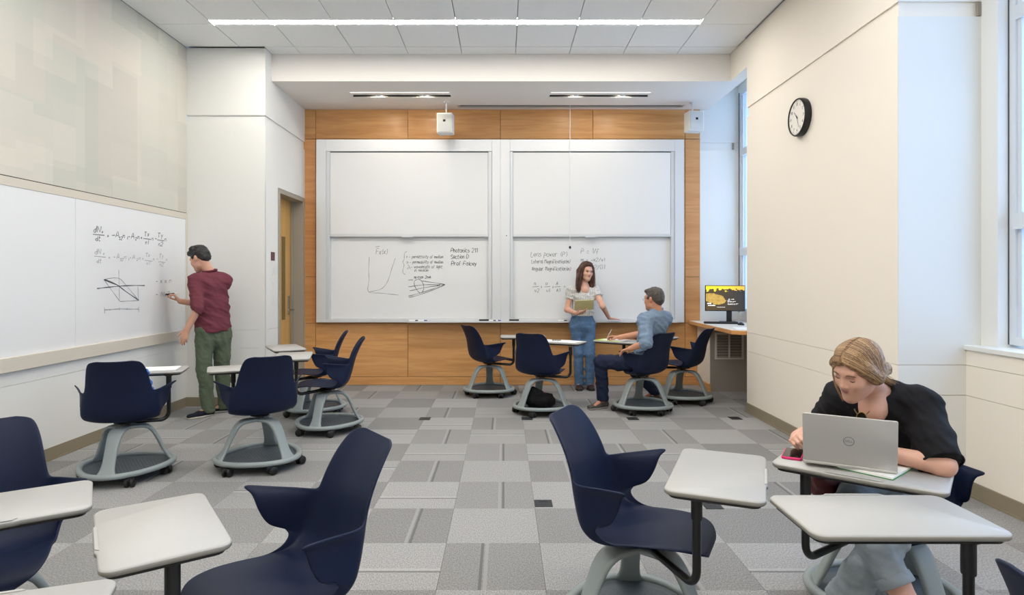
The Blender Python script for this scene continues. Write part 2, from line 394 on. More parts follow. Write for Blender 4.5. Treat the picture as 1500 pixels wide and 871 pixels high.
# window bay wall (near): apron below the sill, jamb strips, head
apron = struct(MB().box(3.05+e, 3.6, YF, 4.06, 0, .95).build('wall_apron', M['cream']))
for z0, z1 in ((0, .649), (.6515, .849), (.8515, .95)): MB().box(3.05, 3.5, YF, 4.06, z0, z1).build('wall_panel', M['cream'], apron)
struct(MB().box(3.038, 3.05, YF, 4.06, 0, .1).box(3.03, 3.05, YF, 4.06, 0, .012).build('baseboard_apron', M['rubber_base']))
jamb = struct(MB().box(3.15, 3.6, 3.92, 4.06, .95, CZ).build('wall_jamb', M['white']))
struct(MB().box(3.15, 3.6, YF, .2, .95, CZ).build('wall_jamb', M['white']))
struct(MB().box(3.15, 3.6, .2, 3.92, 3.85, CZ).build('wall_head', M['white']))
def window(name, x, y0, y1, z0, z1, mulls):
    w = struct(empty(name, (x, (y0+y1)/2, z0)))
    oy, oz = (y0+y1)/2, z0
    def part(nm, a, b, c, d, m, x0=0, x1=.07):
        return MB().box(x0, x1, a-oy, b-oy, c-oz, d-oz).build(nm, m, w)
    t = .05
    part('window_frame', y0, y0+t, z0, z1, M['winframe']); part('window_frame', y1-t, y1, z0, z1, M['winframe'])
    part('window_frame', y0+t, y1-t, z0, z0+t, M['winframe']); part('window_frame', y0+t, y1-t, z1-t, z1, M['winframe'])
    part('gasket', y1-.004, y1+.014, z0, z1, M['gasket'], -.006, .03)
    ys = [y0+t]+[v for m in mulls for v in (m-.035, m+.035)]+[y1-t]
    for m_ in mulls: part('mullion', m_-.035, m_+.035, z0+t, z1-t, M['winframe'])
    zr = [z0+t, 1.73, 1.83, 3.05, 3.14, z1-t]
    for i in range(0, len(ys), 2):
        a, b = ys[i], ys[i+1]
        part('meeting_rail', a, b, 1.73, 1.83, M['winframe'], -.02, .07); part('transom', a, b, 3.05, 3.14, M['winframe'])
        for k in range(0, 6, 2):
            for (p, q, r_, s_) in ((a, a+.03, zr[k], zr[k+1]), (b-.03, b, zr[k], zr[k+1])):
                part('sash_stile', p, q, r_, s_, M['winframe'], .015, .06)
            part('pane', a+.03, b-.03, zr[k], zr[k+1], M['glass'], .035, .041)
    return w
window('window_1', 3.22, .2, 3.92, 1.0, 3.85, [1.44, 2.68])
sill = struct(MB().rbox(3.035, 3.24, YF, 4.06, .95, .982, .004).build('window_sill', M['white']))
# far bay
window('window_2', 3.14, 6.66, 8.20, .98, 3.9, [])
struct(MB().box(3.14, 3.6, 6.58, 6.66, 0, CZ).box(3.14, 3.6, 8.20, 8.25, 0, CZ).box(3.14, 3.6, 6.66, 8.2, 3.9, CZ).box(3.14, 3.6, 6.66, 8.2, 0, .98).build('wall_bay', M['white']))
# rear wall
struct(MB().box(-3.8, 3.6, YF-.2, YF, 0, CZ).build('wall_rear', M['cream']))
# ceiling: slab, lay-in tiles, soffit
ceiling = struct(MB().box(-3.8, 3.6, YF-.2, 8.5, CZ+.02, CZ+.15).build('ceiling', M['grid']))
TX, TY = .616, .605
cm = MB().rbox(-TX/2+.004, TX/2-.004, -TY/2+.004, TY/2-.004, 0, .018, .003, seg=1).mesh('ceiling_tile', M['tile'])
strips = [6.19, 3.77, 1.35, -1.07]
for c in range(-9, 2):
    for r in range(-15, 1):
        x = 1.979+TX*(c+.5); y = 6.225+TY*(r+.5)
        x0, x1, y0, y1 = x-TX/2, x+TX/2, y-TY/2, y+TY/2
        lamp_y = [s for s in strips if y0 < s < y1]
        if x1 > XR or x0 < XL or y1 > 6.84 or lamp_y or y0 < YF:
            x0, x1, y1, y0 = max(x0, XL), min(x1, XR), min(y1, 7.06), max(y0, YF)
            if x0 >= x1 or y0 >= y1: continue
            mb = MB(); g = .004
            segs = [(x0, x1, y0, y1)]
            if lamp_y and c in range(-8, 0):
                s = lamp_y[0]; segs = [(x0, x1, y0, s-.07), (x0, x1, s+.07, y1)]
            for a, b, p, q in segs:
                if q-p > .02 and b-a > .02: mb.box(a+g, b-g, p+g, q-g, CZ, CZ+.018)
            if mb.v: mb.build('ceiling_tile', M['tile'], ceiling)
        else: link('ceiling_tile', cm, ceiling, (x, y, CZ))
for c in range(-9, 2):   # narrow cut row against the soffit
    x0, x1 = max(1.979+TX*c, XD), min(1.979+TX*(c+1), XR)
    if x1 > x0: MB().box(x0+.004, x1-.004, 6.836, 7.056, CZ, CZ+.018).build('ceiling_tile', M['tile'], ceiling)
MB().box(XR, 3.6, YF, 8.3, CZ, CZ+.02).build('bay_ceiling', M['white'], ceiling)
struct(MB().box(XR-.03, XR, YF, 6.58, CZ-.006, CZ+.004).build('trim_1', M['alu2']))
struct(MB().box(XR-.02, XR-.012, YF, 6.58, CZ-.008, CZ-.005).build('trim_shadow_line', M['dark']))  # dark strip painted in for the shadow gap along the ceiling edge
struct(MB().box(XL, XL+.02, YF, 6.87, CZ-.005, CZ).build('trim_3', M['grid']))
soffit = struct(MB().box(XD-.3, XR, 7.06, 8.27, SOF+.03, CZ+.1).build('ceiling_soffit', M['soffit']))
# soffit underside with the slots cut out of it
def slab_with_slots(slots):
    mb = MB(); ys = sorted({7.06, 8.27, *[v for s in slots for v in s[2:4]]})
    for a, b in zip(ys[:-1], ys[1:]):
        xs = [XD-.3]
        for s in sorted(slots):
            if s[2] <= a and s[3] >= b: xs += [s[0], s[1]]
        xs.append(2.74)
        for i in range(0, len(xs), 2): mb.box(xs[i], xs[i+1], a, b, SOF, SOF+.03)
    return mb
W1 = (PX(513, 7.5), PX(659, 7.5), 7.46, 7.66); W2 = (PX(806, 7.5), PX(953, 7.5), 7.46, 7.66)
SC = (PX(671, 8.08), PX(1000, 8.08), 8.03, 8.12)
slab_with_slots([W1, W2, SC]).build('soffit_underside', M['soffit'], soffit)
MB().box(XR, 2.74, 6.58, 8.27, SOF+.03, CZ+.1).box(XR, 2.74, 6.58, 7.06, SOF, SOF+.03).build('window_header', M['cream'], soffit)
# ceiling strip lamps
def strip(y, label):
    t = thing('ceiling_strip_lamp', label, 'lamp', (-.493, y, CZ), 0, 'recessed ceiling strip lamps')
    MB().box(-2.462, 2.462, -.062, .062, .004, .012).build('diffuser', M['lampface'], t)
    MB().box(-2.466, 2.466, -.067, -.062, -.002, .015).box(-2.466, 2.466, .062, .067, -.002, .015).build('housing_edge', M['alu2'], t)
    return t
for y, lb in zip(strips, ('long glowing white strip lamp recessed in the ceiling tiles above the whiteboards', 'strip lamp in the ceiling over the middle of the room',
                         'strip lamp in the ceiling over the nearest chairs', 'strip lamp in the ceiling at the rear of the room')): strip(y, lb)
# wall washers in the soffit
def washer(W, label):
    x0, x1, y0, y1 = W; cx = (x0+x1)/2; w = (x1-x0)/2
    t = thing('wall_washer_lamp', label, 'lamp', (cx, (y0+y1)/2, SOF), 0, 'recessed wall washer lamps in the soffit')
    MB().box(-w-.012, w+.012, -.112, -.1, -.004, .002).box(-w-.012, w+.012, .1, .112, -.004, .002).box(-w-.012, -w, -.1, .1, -.004, .002).box(w, w+.012, -.1, .1, -.004, .002).build('trim_ring', M['white'], t)
    MB().box(-w, w, -.1, .015, -.002, .01).build('baffle', M['soffit'], t)
    MB().box(-w, w, .015, .1, .075, .08).build('inner_plate', M['dark'], t)
    MB().box(-w, w, .096, .0995, .001, .03).box(-w, w, .015, .018, .01, .06).build('slot_painted_shade', M['dark'], t)  # dark faces added to paint shade into the slot beside the lamp heads
    MB().tube([(-w+.01, -.094, -.004), (w-.01, -.094, -.004)], .006, 8).build('slot_edge_tube', M['edgeglow'], t)  # weak glow put in for the lamplit front edge of the trim
    for sx in (-.47, .47):      # two tilted lamp heads throw their light on the veneer
        L4 = Matrix.Translation((sx*w, .052, .010)) @ Matrix.Rotation(math.radians(52), 4, 'X')
        MB().lathe([(.001,.012),(.030,.012),(.034,-.002),(.030,-.002),(.028,.002),(.001,.002)], 16, L4).build('lamp_head', M['alu2'], t)
        MB().lathe([(.001,-.001),(.026,-.001),(.026,-.002),(.001,-.002)], 16, L4).build('lamp_disc', M['washer'], t)
    return t
washer(W1, 'recessed white wall washer slot in the soffit, above the Photonics board')
washer(W2, 'recessed white wall washer slot in the soffit, above the Lens power board')
# projection screen slot and its pull cord
x0, x1, y0, y1 = SC; cx, w = (x0+x1)/2, (x1-x0)/2
ps = thing('projection_screen_slot', 'long dark projection screen slot in the soffit by the veneer wall', 'screen slot', (cx, 8.075, SOF))
MB().box(-w-.015, w+.015, -.06, -.045, -.003, .002).box(-w-.015, w+.015, .045, .06, -.003, .002).box(-w-.015, -w, -.045, .045, -.003, .002).box(w, w+.015, -.045, .045, -.003, .002).build('slot_trim', M['alu2'], ps)
MB().box(-w, w, -.045, .045, .02, .03).build('slot_interior', M['dark'], ps)
MB().tube([(-w+.03, 0, .012), (w-.03, 0, .012)], .012, 8).build('screen_roll', M['black'], ps)
pc = thing('pull_cord', 'thin white pull cord with a black knob hanging before the whiteboard', 'cord', (PX(835, 8.05), 8.05, SOF))
zb = PZ(361, 8.05)-SOF
MB().tube([(0,0,.015), (0,0,zb)], .004, 6).build('cord', M['white'], pc)
MB().lathe([(.002, zb+.01), (.012, zb+.004), (.016, zb-.012), (.010, zb-.028), (.002, zb-.03)], 12).build('knob', M['black'], pc)

# ------------------------------------------------------------------ whiteboards on the back wall
FD = 8.13                                   # front plane of the aluminium frames
def board_unit(label, px):
    o0, j0, p0, p1, j1, o1 = [PX(v, FD) for v in px]
    zt, zi, zb, zo = PZ(204, FD), PZ(221.5, FD), PZ(467, FD), PZ(472, FD)
    cx = (o0+o1)/2
    t = thing('sliding_whiteboard', label, 'whiteboard', (cx, YB-.02, zo), 0, 'sliding whiteboards on the veneer wall')
    def p(nm, a, b, c, d, z0, z1, m, bev=.003, par=t):
        return MB().rbox(a-cx, b-cx, c-(YB-.02), d-(YB-.02), z0-zo, z1-zo, bev, seg=1).build(nm, M[m], par)
    p('back_sheet', o0+.01, o1-.01, 8.215, 8.229, zo+.01, zt-.01, 'alu')
    p('frame_jamb', o0, j0, FD, 8.228, zo, zt, 'alu'); p('frame_jamb', j1, o1, FD, 8.228, zo, zt, 'alu')
    p('frame_head', j0, j1, FD, 8.228, zi, zt, 'alu'); p('frame_sill', j0, j1, FD, 8.228, zo, zb, 'alu')
    for a, b in ((j0, p0), (p1, j1)): p('guide_rail', a+.002, b-.002, FD+.010, 8.2, zb, zi, 'alu2', .002)
    p('head_gap', j0, j1, FD+.03, FD+.05, zi-.014, zi, 'dark', .001)
    zm, zm2 = PZ(343, FD), PZ(346.5, FD)
    up = p('upper_panel', p0, p1, FD+.014, FD+.034, zm, zi-.012, 'board')
    rl = p('panel_rail', p0, p1, FD+.008, FD+.036, zm2, zm, 'alu2', .002)
    hx = (p0+p1)/2-.02
    p('handle', hx-.075, hx+.075, FD-.02, FD+.01, zm2-.012, zm2+.012, 'alu2', .004, rl)
    lp = p('lower_panel', p0-.004, p1+.004, FD+.062, FD+.08, zb, zi-.05, 'board')
    return t, up, lp
U1 = board_unit('left sliding whiteboard of the pair, with a graph and the Photonics notes', (463, 477.5, 483, 715, 720.5, 733))
U2 = board_unit('right sliding whiteboard of the pair, with the Lens power notes', (733, 747, 751.5, 983, 988.5, 1002))
tag(MB().lathe([(0.001,0),(.007,.001),(.006,.004),(.001,.005)], 10, frame(at(742, 345, FD), (1,0,0), (0,0,1), (0,-1,0))).build('lock_button', M['dark']),
    'small round lock on the frame between the two whiteboards', 'lock')
# marker tray and what lies on it
tx0, tx1 = PX(597, 8.05), PX(992, 8.05); tz = PZ(470.5, 8.06)
tr = thing('marker_tray', 'slim aluminium marker tray below the back whiteboards', 'tray', ((tx0+tx1)/2, 8.08, tz))
w = (tx1-tx0)/2
MB().rbox(-w, w, -.055, .047, -.014, 0, .003).build('tray_shelf', M['alu'], tr)
MB().rbox(-w, w, -.06, -.053, -.014, .008, .002).build('tray_lip', M['alu'], tr)
def on_tray(px, y=8.075): return Vector((PX(px, y), y, tz))
for i, (px, lb) in enumerate(((709, 'dark felt eraser on the tray just left of the frame joint'), (753, 'dark felt eraser on the tray just right of the frame joint'))):
    e_ = thing('board_eraser', lb, 'eraser', on_tray(px), .0, 'board erasers on the tray')
    MB().rbox(-.065, .065, -.022, .022, .012, .026, .003).build('eraser_body', M['dark'], e_)
    MB().rbox(-.062, .062, -.02, .02, 0, .012, .002).build('felt_pad', M['dish'], e_)
mk = [(720, 'black', 'short black marker on the tray between the two erasers'), (727, 'blue', 'white marker with blue cap on the tray between the erasers'),
      (606, 'black', 'black capped marker at the left end of the tray'), (619, 'blue', 'blue capped marker near the left end of the tray'),
      (824, 'black', 'black capped marker on the tray behind the standing woman')]
capc = {'black': M['black'], 'blue': mat('blue_cap', lin(40,70,150), .4), 'green': mat('green_cap', lin(40,110,80), .4), 'red': mat('red_cap', lin(150,40,40), .4)}
for px, c, lb in mk:
    m_ = thing('marker_pen', lb, 'marker', on_tray(px)+Vector((0,0,.009)), random.uniform(-.2,.2), 'marker pens on the tray')
    MB().tube([(-.06,0,0),(.02,0,0)], .009, 10).build('barrel', M['paper'], m_); MB().tube([(.02,0,0),(.055,0,0),(.06,0,0)], [.0095,.009,.006], 10).build('cap', capc[c], m_)

def text_mesh(s, size, m, parent, M4, name='lettering', ext=.0003):
    cu = bpy.data.curves.new('txt', 'FONT'); cu.body = s; cu.size = size; cu.align_x = 'CENTER'; cu.align_y = 'CENTER'; cu.extrude = ext
    o = bpy.data.objects.new('txt', cu); COL.objects.link(o); dg = bpy.context.evaluated_depsgraph_get(); me = bpy.data.meshes.new_from_object(o.evaluated_get(dg)); bpy.data.objects.remove(o)
    me.materials.clear(); me.materials.append(m); ob = link(name, me, parent); ob.matrix_local = M4; return ob

# ------------------------------------------------------------------ handwriting (single-stroke letters)
G = {  # points x y on a grid, baseline y=2, x-height 6, capitals 8, tails 0
'A':'02 28 42;14 34','D':'02 08 28 46 44 22 02','E':'40 48;','F':'02 08 48;05 35','G':'47 28 07 03 22 43 45 25','L':'08 02 32','M':'02 08 25 48 42','P':'02 08 38 47 46 35 05','S':'47 28 07 06 44 43 22 03',
'N':'02 08 42 48','T':'08 48;28 22','C':'47 28 06 04 22 43',
'a':'35 26 05 03 22 34;36 32','b':'08 02 32 34 25 05','c':'35 26 05 03 22 33','d':'35 25 04 03 22 34;38 32','e':'04 34 35 26 05 03 22 33','f':'37 28 17 12;05 25','g':'35 26 05 03 23 34;36 31 20 01','h':'08 02;05 26 35 32','i':'16 12;17 18','j':'26 21 10 01;27 28','l':'18 12','k':'08 02;04 36;14 32',
'm':'02 06;05 16 24 22;24 36 45 42','n':'02 06;05 26 35 32','o':'26 05 03 22 33 35 26','p':'00 06 26 35 34 23 04','r':'02 06;04 16 36','s':'35 16 05 34 33 12 03','t':'18 13 22 32;06 36','u':'06 03 12 33;36 32','v':'06 22 46','w':'06 12 25 32 46','x':'06 32;02 36','y':'06 23;36 10','z':'06 36 02 32',
'1':'17 28 22','2':'07 18 38 46 02 42','3':'07 28 37 25 33 22 03','(':'28 16 14 22',')':'18 26 24 12','=':'05 35;03 33','-':'04 34','/':'02 38','+':'04 34;26 22','.':'12 13','{':'38 27 26 15 24 23 32','E2':'','@':'36 15 26 35;25 04 13 33','u2':'','L2':'17 28 32;24 02',
}
G['E'] = '48 08 02 42;05 35'
def text_strokes(s, x, y, hgt, slant=.1, adv=None, jit=.35, fit=None):
    """list of polylines in photo pixel coordinates, y down, baseline at y"""
    u = hgt/6.0; out = []
    for ch in s:
        if ch == ' ': x += 3.2*u; continue
        g = G.get(ch)
        if not g: x += 3*u; continue
        mx = 0; dy = random.uniform(-jit, jit)
        for st in g.split(';'):
            pts = []
            for p in st.split():
                gx, gy = int(p[0]), int(p[1])-2; mx = max(mx, gx)
                pts.append((x+(gx*.8+gy*slant+random.uniform(-.32,.32))*u, y-(gy+dy+random.uniform(-.3,.3))*u))
            if len(pts) > 1: out.append(pts)
        x += (mx*.8+1.1)*u if adv is None else adv
    if fit:
        a = min(q[0] for st in out for q in st); b = max(q[0] for st in out for q in st); k = fit/(b-a)
        out = [[(a+(q[0]-a)*k, q[1]) for q in st] for st in out]
    return out
def smooth_line(pts, n=3):
    if len(pts) < 3: return pts
    P = [np.array(p, float) for p in pts]; out = []
    for i in range(len(P)-1):
        p0, p1, p2, p3 = P[max(i-1,0)], P[i], P[i+1], P[min(i+2, len(P)-1)]
        for k in range(n):
            t = k/n; out.append(.5*((2*p1)+(-p0+p2)*t+(2*p0-5*p1+4*p2-p3)*t*t+(-p0+3*p1-3*p2+p3)*t**3))
    out.append(P[-1]); return out
def write(name, strokes, mapf, nrm, width, m, parent):
    mb = MB(); n = Vector(nrm)
    for st in strokes:
        P = [Vector(mapf(x, y)) for x, y in smooth_line(st)]
        v = []; f = []
        for i, p in enumerate(P):
            t = P[min(i+1, len(P)-1)]-P[max(i-1, 0)]
            if t.length < 1e-7: t = Vector((0,0,1))
            sd = t.normalized().cross(n)*width/2*(.8+.3*math.sin(i*1.7))
            v += [p-sd, p+sd]
        for i in range(len(P)-1): f.append((2*i, 2*i+1, 2*i+3, 2*i+2))
        mb.add(v, f)
    mw = parent.matrix_world
    o = mb.build(name, m); o['kind'] = 'stuff'
    bpy.context.view_layer.update()
    o.parent = parent; o.matrix_parent_inverse = parent.matrix_world.inverted()
    return o
BP = FD+.0605
bm_ = lambda x, y: (PX(x, BP), BP, PZ(y, BP))
S = []
S += text_strokes('Fx(x)', 551, 372, 7.5, .15, fit=17); S += [[(550,361.5),(556,360.5)]]
S += [[(541,376),(540,395),(540.5,410),(539.5,427),(555,429),(572,430.5),(584,432)], [(540,427.5),(556,424),(564,418),(569,409),(574,393),(579,378)]]
S += [[(596,368),(592.5,371),(592,379),(590,384),(592,388),(590,396),(591,400),(594,402)]]
S += text_strokes('@ - permittivity of medium', 595, 378, 4.2, .1, fit=54); S += text_strokes('u - permeability of medium', 596, 385.5, 4.2, .1, fit=53)
S += text_strokes('L2', 0, 0, 0) if False else [[(597,388),(599,389),(601,394)],[(599,391),(596.5,394)]]
S += text_strokes('- wavelength of light', 602, 392.5, 4.2, .1, fit=46); S += text_strokes('in medium', 607, 397.5, 4.0, .1, fit=20)
write('marker_writing', S, bm_, (0,-1,0), .007, M['pencil'], U1[0])
S = text_strokes('Photonics 211', 660.5, 369.5, 6.0, .08, fit=39) + text_strokes('Section D', 660.5, 378.5, 5.8, .08, fit=26) + text_strokes('Prof Falcey', 661, 388.5, 5.8, .08, fit=37)
S += text_strokes('m-cos 2nA', 607, 407.5, 4.0, .08, fit=24)
S += [[(607,418),(607,412),(611,409),(616,410),(620,416),(620.5,424),(616,429),(611,425),(607,418)], [(598,433.5),(612,430),(640,421),(652,416.5)], [(599,435.5),(613,432),(641,422),(652,416.5)]]
S += [[(598,410),(605,409.8)], [(617,411),(640,414.5),(652,416.5)], [(598,420),(620,417),(644,417)], [(600,426),(622,421),(644,418)], [(640,417.8),(646,416),(651,416.8)], [(641,418.6),(645,417.4)]]
write('marker_writing', S, bm_, (0,-1,0), .008, M['ink'], U1[0])
S = text_strokes('Lens power (P)', 778, 375.5, 7.0, .08, fit=53) + text_strokes('Lateral Magnification(m)', 778.5, 385.5, 5.4, .08, fit=57) + text_strokes('Angular Magnification(m)', 779, 396, 5.4, .08, fit=57)
S += text_strokes('P = 1/f', 851, 371, 7.0, .1, fit=26) + text_strokes('m = -x2/x1', 851, 382.5, 5.0, .1, fit=35) + text_strokes('G2/G1', 865, 394, 6.2, .1, fit=21)
for x, a, b in ((781,'n','v2'), (798,'u','v1'), (813,'A','A1')):
    S += text_strokes(a, x+1.5, 417, 5, .1) + [[(x-1,420),(x+8,419.5)]] + text_strokes(b, x+2, 427.5, 5, .1)
    if a != 'A': S += text_strokes('+', x+11, 421.5, 4)
S += text_strokes('=', 826, 421, 4)
write('marker_writing', S, bm_, (0,-1,0), .007, M['pencil'], U2[0])

# ------------------------------------------------------------------ long whiteboard on the left wall
BX = XL+.016
wb = thing('long_whiteboard', 'long white wall board on the left wall, covered with formulas and a parallelogram sketch', 'whiteboard', (XL, 4.0, .855))
def wbp(nm, y0, y1, z0, z1, x1, m): return MB().rbox(0, x1, y0-4, y1-4, z0-.855, z1-.855, .002, seg=1).build(nm, M[m], wb)
for y0, y1 in ((YF+.05, .2), (.202, 2.64), (2.642, 5.078), (5.081, 6.835)): wbp('board_sheet', y0, y1, .855, 2.085, .016, 'board')
wbp('board_ledge', YF+.05, 6.72, .755, .858, .045, 'ledge')
wbp('board_edge', 6.828, 6.836, .80, 2.088, .020, 'alu2')
def wlm(x, y):
    Y = -(BX+.0015)*900/(738.5-x); return (BX+.0015, Y, PZ(y, Y))
def formula(x, y, sl, k=1.0):
    S = []
    def tx(s, dx, dy, h): S.extend(text_strokes(s, x+dx, y+dy+dx*sl, h*k, .1, jit=.2))
    tx('dN', 0, -3, 9); tx('x', 12, -2.5, 4); S.append([(x-1, y), (x+16, y+1.5)]); tx('dt', 3, 9.5, 7)
    tx('=', 20, 3, 5); tx('-A', 27, 3, 9); tx('32', 37, 6, 4.5); tx('n', 43, 3, 6.5); tx('1', 48.5, 5, 4); tx('-', 51, 2.5, 5); tx('A', 55, 3, 8); tx('2', 61, 5, 4); tx('n', 64.5, 3.5, 6)
    tx('+', 69, 3, 5); tx('Tx', 74, -1, 6.5); S.append([(x+73, y+6), (x+84, y+7.5)]); tx('n1', 76, 10.5, 5.5); tx('n', 85, 4, 5); tx('-', 90, 3, 5); tx('Ty', 94, -.5, 6.5); S.append([(x+93, y+8), (x+103, y+9.5)]); tx('n2', 95, 12, 5.5); tx('n', 104, 4, 5)
    return S
write('marker_writing', formula(137, 343, .055), wlm, (1,0,0), .009, M['pencil'], wb)
write('faint_writing', formula(139, 375, .03, .85), wlm, (1,0,0), .007, M['inkfaint'], wb)
S = [[(142,422.5),(150,421.5),(168,419.5),(190,418),(212,418)], [(153,409),(170,416),(185,427),(203,439.5)], [(152,409.5),(158,412),(172,417)]]
write('sketch_axis', S, wlm, (1,0,0), .010, M['ink'], wb)
S = [[(153,409),(173,407),(185,418),(203,439.5)], [(153,410),(165,427),(176,441.5)], [(176,441.5),(190,440.5),(204,439.8)], [(174,395),(174.3,410),(175,440)], [(202,420),(202.5,432),(203,439)],
     [(153,453.5),(165,453),(176,452),(190,452.5),(203,452.5)], [(153,450),(153.3,459)], [(203,449),(203.3,457)], [(175,450.5),(175,454)], [(186,451),(186,453.5)], [(161,452),(161,454.5)]]
write('sketch_parallelogram', S, wlm, (1,0,0), .006, M['pencil'], wb)
S = text_strokes('- x = n', 228, 414, 6, .1) + text_strokes('- Nx3 -', 228, 434, 7, .1)
write('marker_writing', S, wlm, (1,0,0), .008, M['pencil'], wb)

# ------------------------------------------------------------------ speakers, clock, door signs
def speaker(px, py, d, yaw, label, ox):
    c = at(px, py, d); t = thing('wall_speaker', label, 'speaker', (c.x, c.y, c.z), yaw, 'ceiling hung loudspeakers')
    MB().rbox(-.1, .1, -.07, .09, -.128, .128, .012).build('cabinet', M['speaker'], t)
    MB().rbox(-.088, .088, -.076, -.068, -.116, .116, .004).build('grille', mat('speaker_grille', lin(205,206,203), .7, bump=(400,.3)), t)
    MB().rbox(-.016, .016, -.079, -.074, .012, .040, .003).build('badge', M['dark'], t)
    zt = SOF-c.z
    MB().tube([(ox, .01, .12), (ox, .01, zt)], .009, 8).lathe([(.001,zt-.002),(.035,zt-.002),(.03,zt-.016),(.001,zt-.02)], 14, Matrix.Translation((ox,.01,0))).build('mount_pole', M['speaker'], t)
speaker(652.5, 181.5, 7.85, math.radians(-6), 'white loudspeaker hung before the veneer above the left whiteboard', .01)
speaker(1017, 178.5, 7.9, math.radians(9), 'white loudspeaker hung at the right end of the veneer by the window', -.02)

ck = thing('wall_clock', 'round wall clock with a white dial and deep black rim', 'clock', (XR, 5.35, 2.825))
R_ = Matrix.Rotation(-math.pi/2, 4, 'Y')          # local z -> -x
MB().lathe([(.001,.0),(.160,.0),(.163,.012),(.163,.05),(.158,.058),(.150,.058),(.149,.048),(.001,.048)], 48, R_).build('rim', M['black'], ck, angle=40)
MB().lathe([(.001,.048),(.1495,.048),(.1495,.0492),(.001,.0492)], 48, R_).build('dial', mat('clock_dial', lin(236,232,224), .5), ck)
def dial_pt(ang, r): return (-.051, -(-math.sin(math.radians(ang))*r), math.cos(math.radians(ang))*r)
def dialp(ang, r, h=.0505):   # clockwise angle seen from the room; right on the dial is toward the lens (-y)
    return Vector((-h, -math.sin(math.radians(ang))*r, math.cos(math.radians(ang))*r))
mb = MB()
for k in range(60):
    a = k*6; r0 = .136 if k % 5 else .130
    p, q = dialp(a, r0), dialp(a, .142); s = Vector((0, -math.cos(math.radians(a)), -math.sin(math.radians(a))))*(.0012 if k % 5 else .0025)
    mb.add([p-s, p+s, q+s, q-s], [(0,1,2,3)])
mb.build('minute_marks', M['dark'], ck)
for k in range(1, 13):
    text_mesh(str(k), .034, M['dark'], ck, frame(dialp(k*30, .112), (0,-1,0), (0,0,1), (-1,0,0)), 'numeral')
for a, L, wd in ((318, .075, .005), (160, .10, .0035)):
    d_ = dialp(a, 1, 0).normalized(); s = d_.cross(Vector((1,0,0)))*wd; o_ = Vector((-.0525,0,0))
    mb = MB().add([o_-d_*.02-s, o_-d_*.02+s, o_+d_*L+s*.5, o_+d_*L-s*.5], [(0,1,2,3)]); mb.build('clock_hand', M['dark'], ck)
MB().lathe([(.001,.0495),(.007,.0495),(.006,.0545),(.001,.055)], 14, R_).build('hand_hub', M['dark'], ck)

xx = XD
ds = tag(MB().rbox(xx, xx+.006, 7.03, 7.14, PZ(381.5,7.09), PZ(369,7.09), .002, seg=1).build('room_sign', mat('maroon_sign', lin(96,48,56), .5)), 'small maroon room sign on the wall beside the door', 'sign')
for zt, lb in ((392, 'upper white wall switch below the maroon room sign'), (413, 'middle white wall switch below the maroon room sign'), (434, 'lowest white wall switch below the maroon room sign')):
    s = thing('wall_switch', lb, 'switch', (xx, 7.09, PZ(zt+4, 7.09)), 0, 'switches beside the door')
    MB().rbox(0, .006, -.04, .04, -.06, .06, .002).build('plate', M['white'], s); MB().rbox(.006, .012, -.016, .016, -.03, .032, .002).build('rocker', M['alu'], s)

# ------------------------------------------------------------------ counter, radiator cover, computer
CT = .862
ct = thing('window_counter', 'wood edged counter under the far window carrying the computer', 'counter', (2.8, 7.4, CT))
MB().prism([(2.47-2.8, 8.22-7.4), (2.47-2.8, 6.68-7.4), (2.54-2.8, 6.60-7.4), (3.13-2.8, 6.60-7.4), (3.13-2.8, 8.22-7.4)][::-1], -.044, 0, bev=.003).build('counter_edge', M['counterwood'], ct)
MB().prism([(2.475-2.8, 8.22-7.4), (2.475-2.8, 6.685-7.4), (2.542-2.8, 6.605-7.4), (3.13-2.8, 6.605-7.4), (3.13-2.8, 8.22-7.4)][::-1], 0, .002).build('counter_surface', mat('counter_laminate', lin(222,216,206), .4), ct)
rc_ = thing('radiator_cover', 'taupe radiator cover with a louvred grille under the counter', 'radiator cover', (2.86, 7.98, 0))
MB().box(2.60-2.86, 3.13-2.86, -.22, .24, .0, CT-.046).build('body', M['taupe'], rc_)
MB().box(2.585-2.86, 2.60-2.86, -.225, .24, .10, CT-.046).build('side_panel', M['cream'], rc_)
MB().box(2.575-2.86, 2.60-2.86, -.25, .24, 0, .10).build('side_base', M['wood'], rc_)
gx0, gx1, gz0, gz1 = PX(1047, 7.76)-2.86, PX(1089, 7.76)-2.86, PZ(526, 7.76), PZ(487, 7.76)
gr = MB()
for a, b, c, d in ((gx0, gx1, gz0, gz0+.022), (gx0, gx1, gz1-.022, gz1), (gx0, gx0+.025, gz0+.022, gz1-.022), (gx1-.025, gx1, gz0+.022, gz1-.022), ((gx0+gx1)/2-.01, (gx0+gx1)/2+.01, gz0+.022, gz1-.022)): gr.box(a, b, -.232, -.22, c, d)
gr.build('grille_frame', mat('grille_paint', lin(206,200,190), .5), rc_)
MB().box(gx0+.02, gx1-.02, -.2215, -.2195, gz0+.02, gz1-.02).build('grille_recess', mat('grille_shade', lin(116,110,101), .7), rc_)
sl = MB().box(gx0+.02, gx1-.02, -.004, .009, -.001, .001).mesh('louvre', mat('louvre_paint', lin(178,172,162), .5))
for k in range(9): link('louvre', sl, rc_, (0, -.227, gz0+.035+k*(gz1-gz0-.06)/8), (math.radians(35), 0, 0))
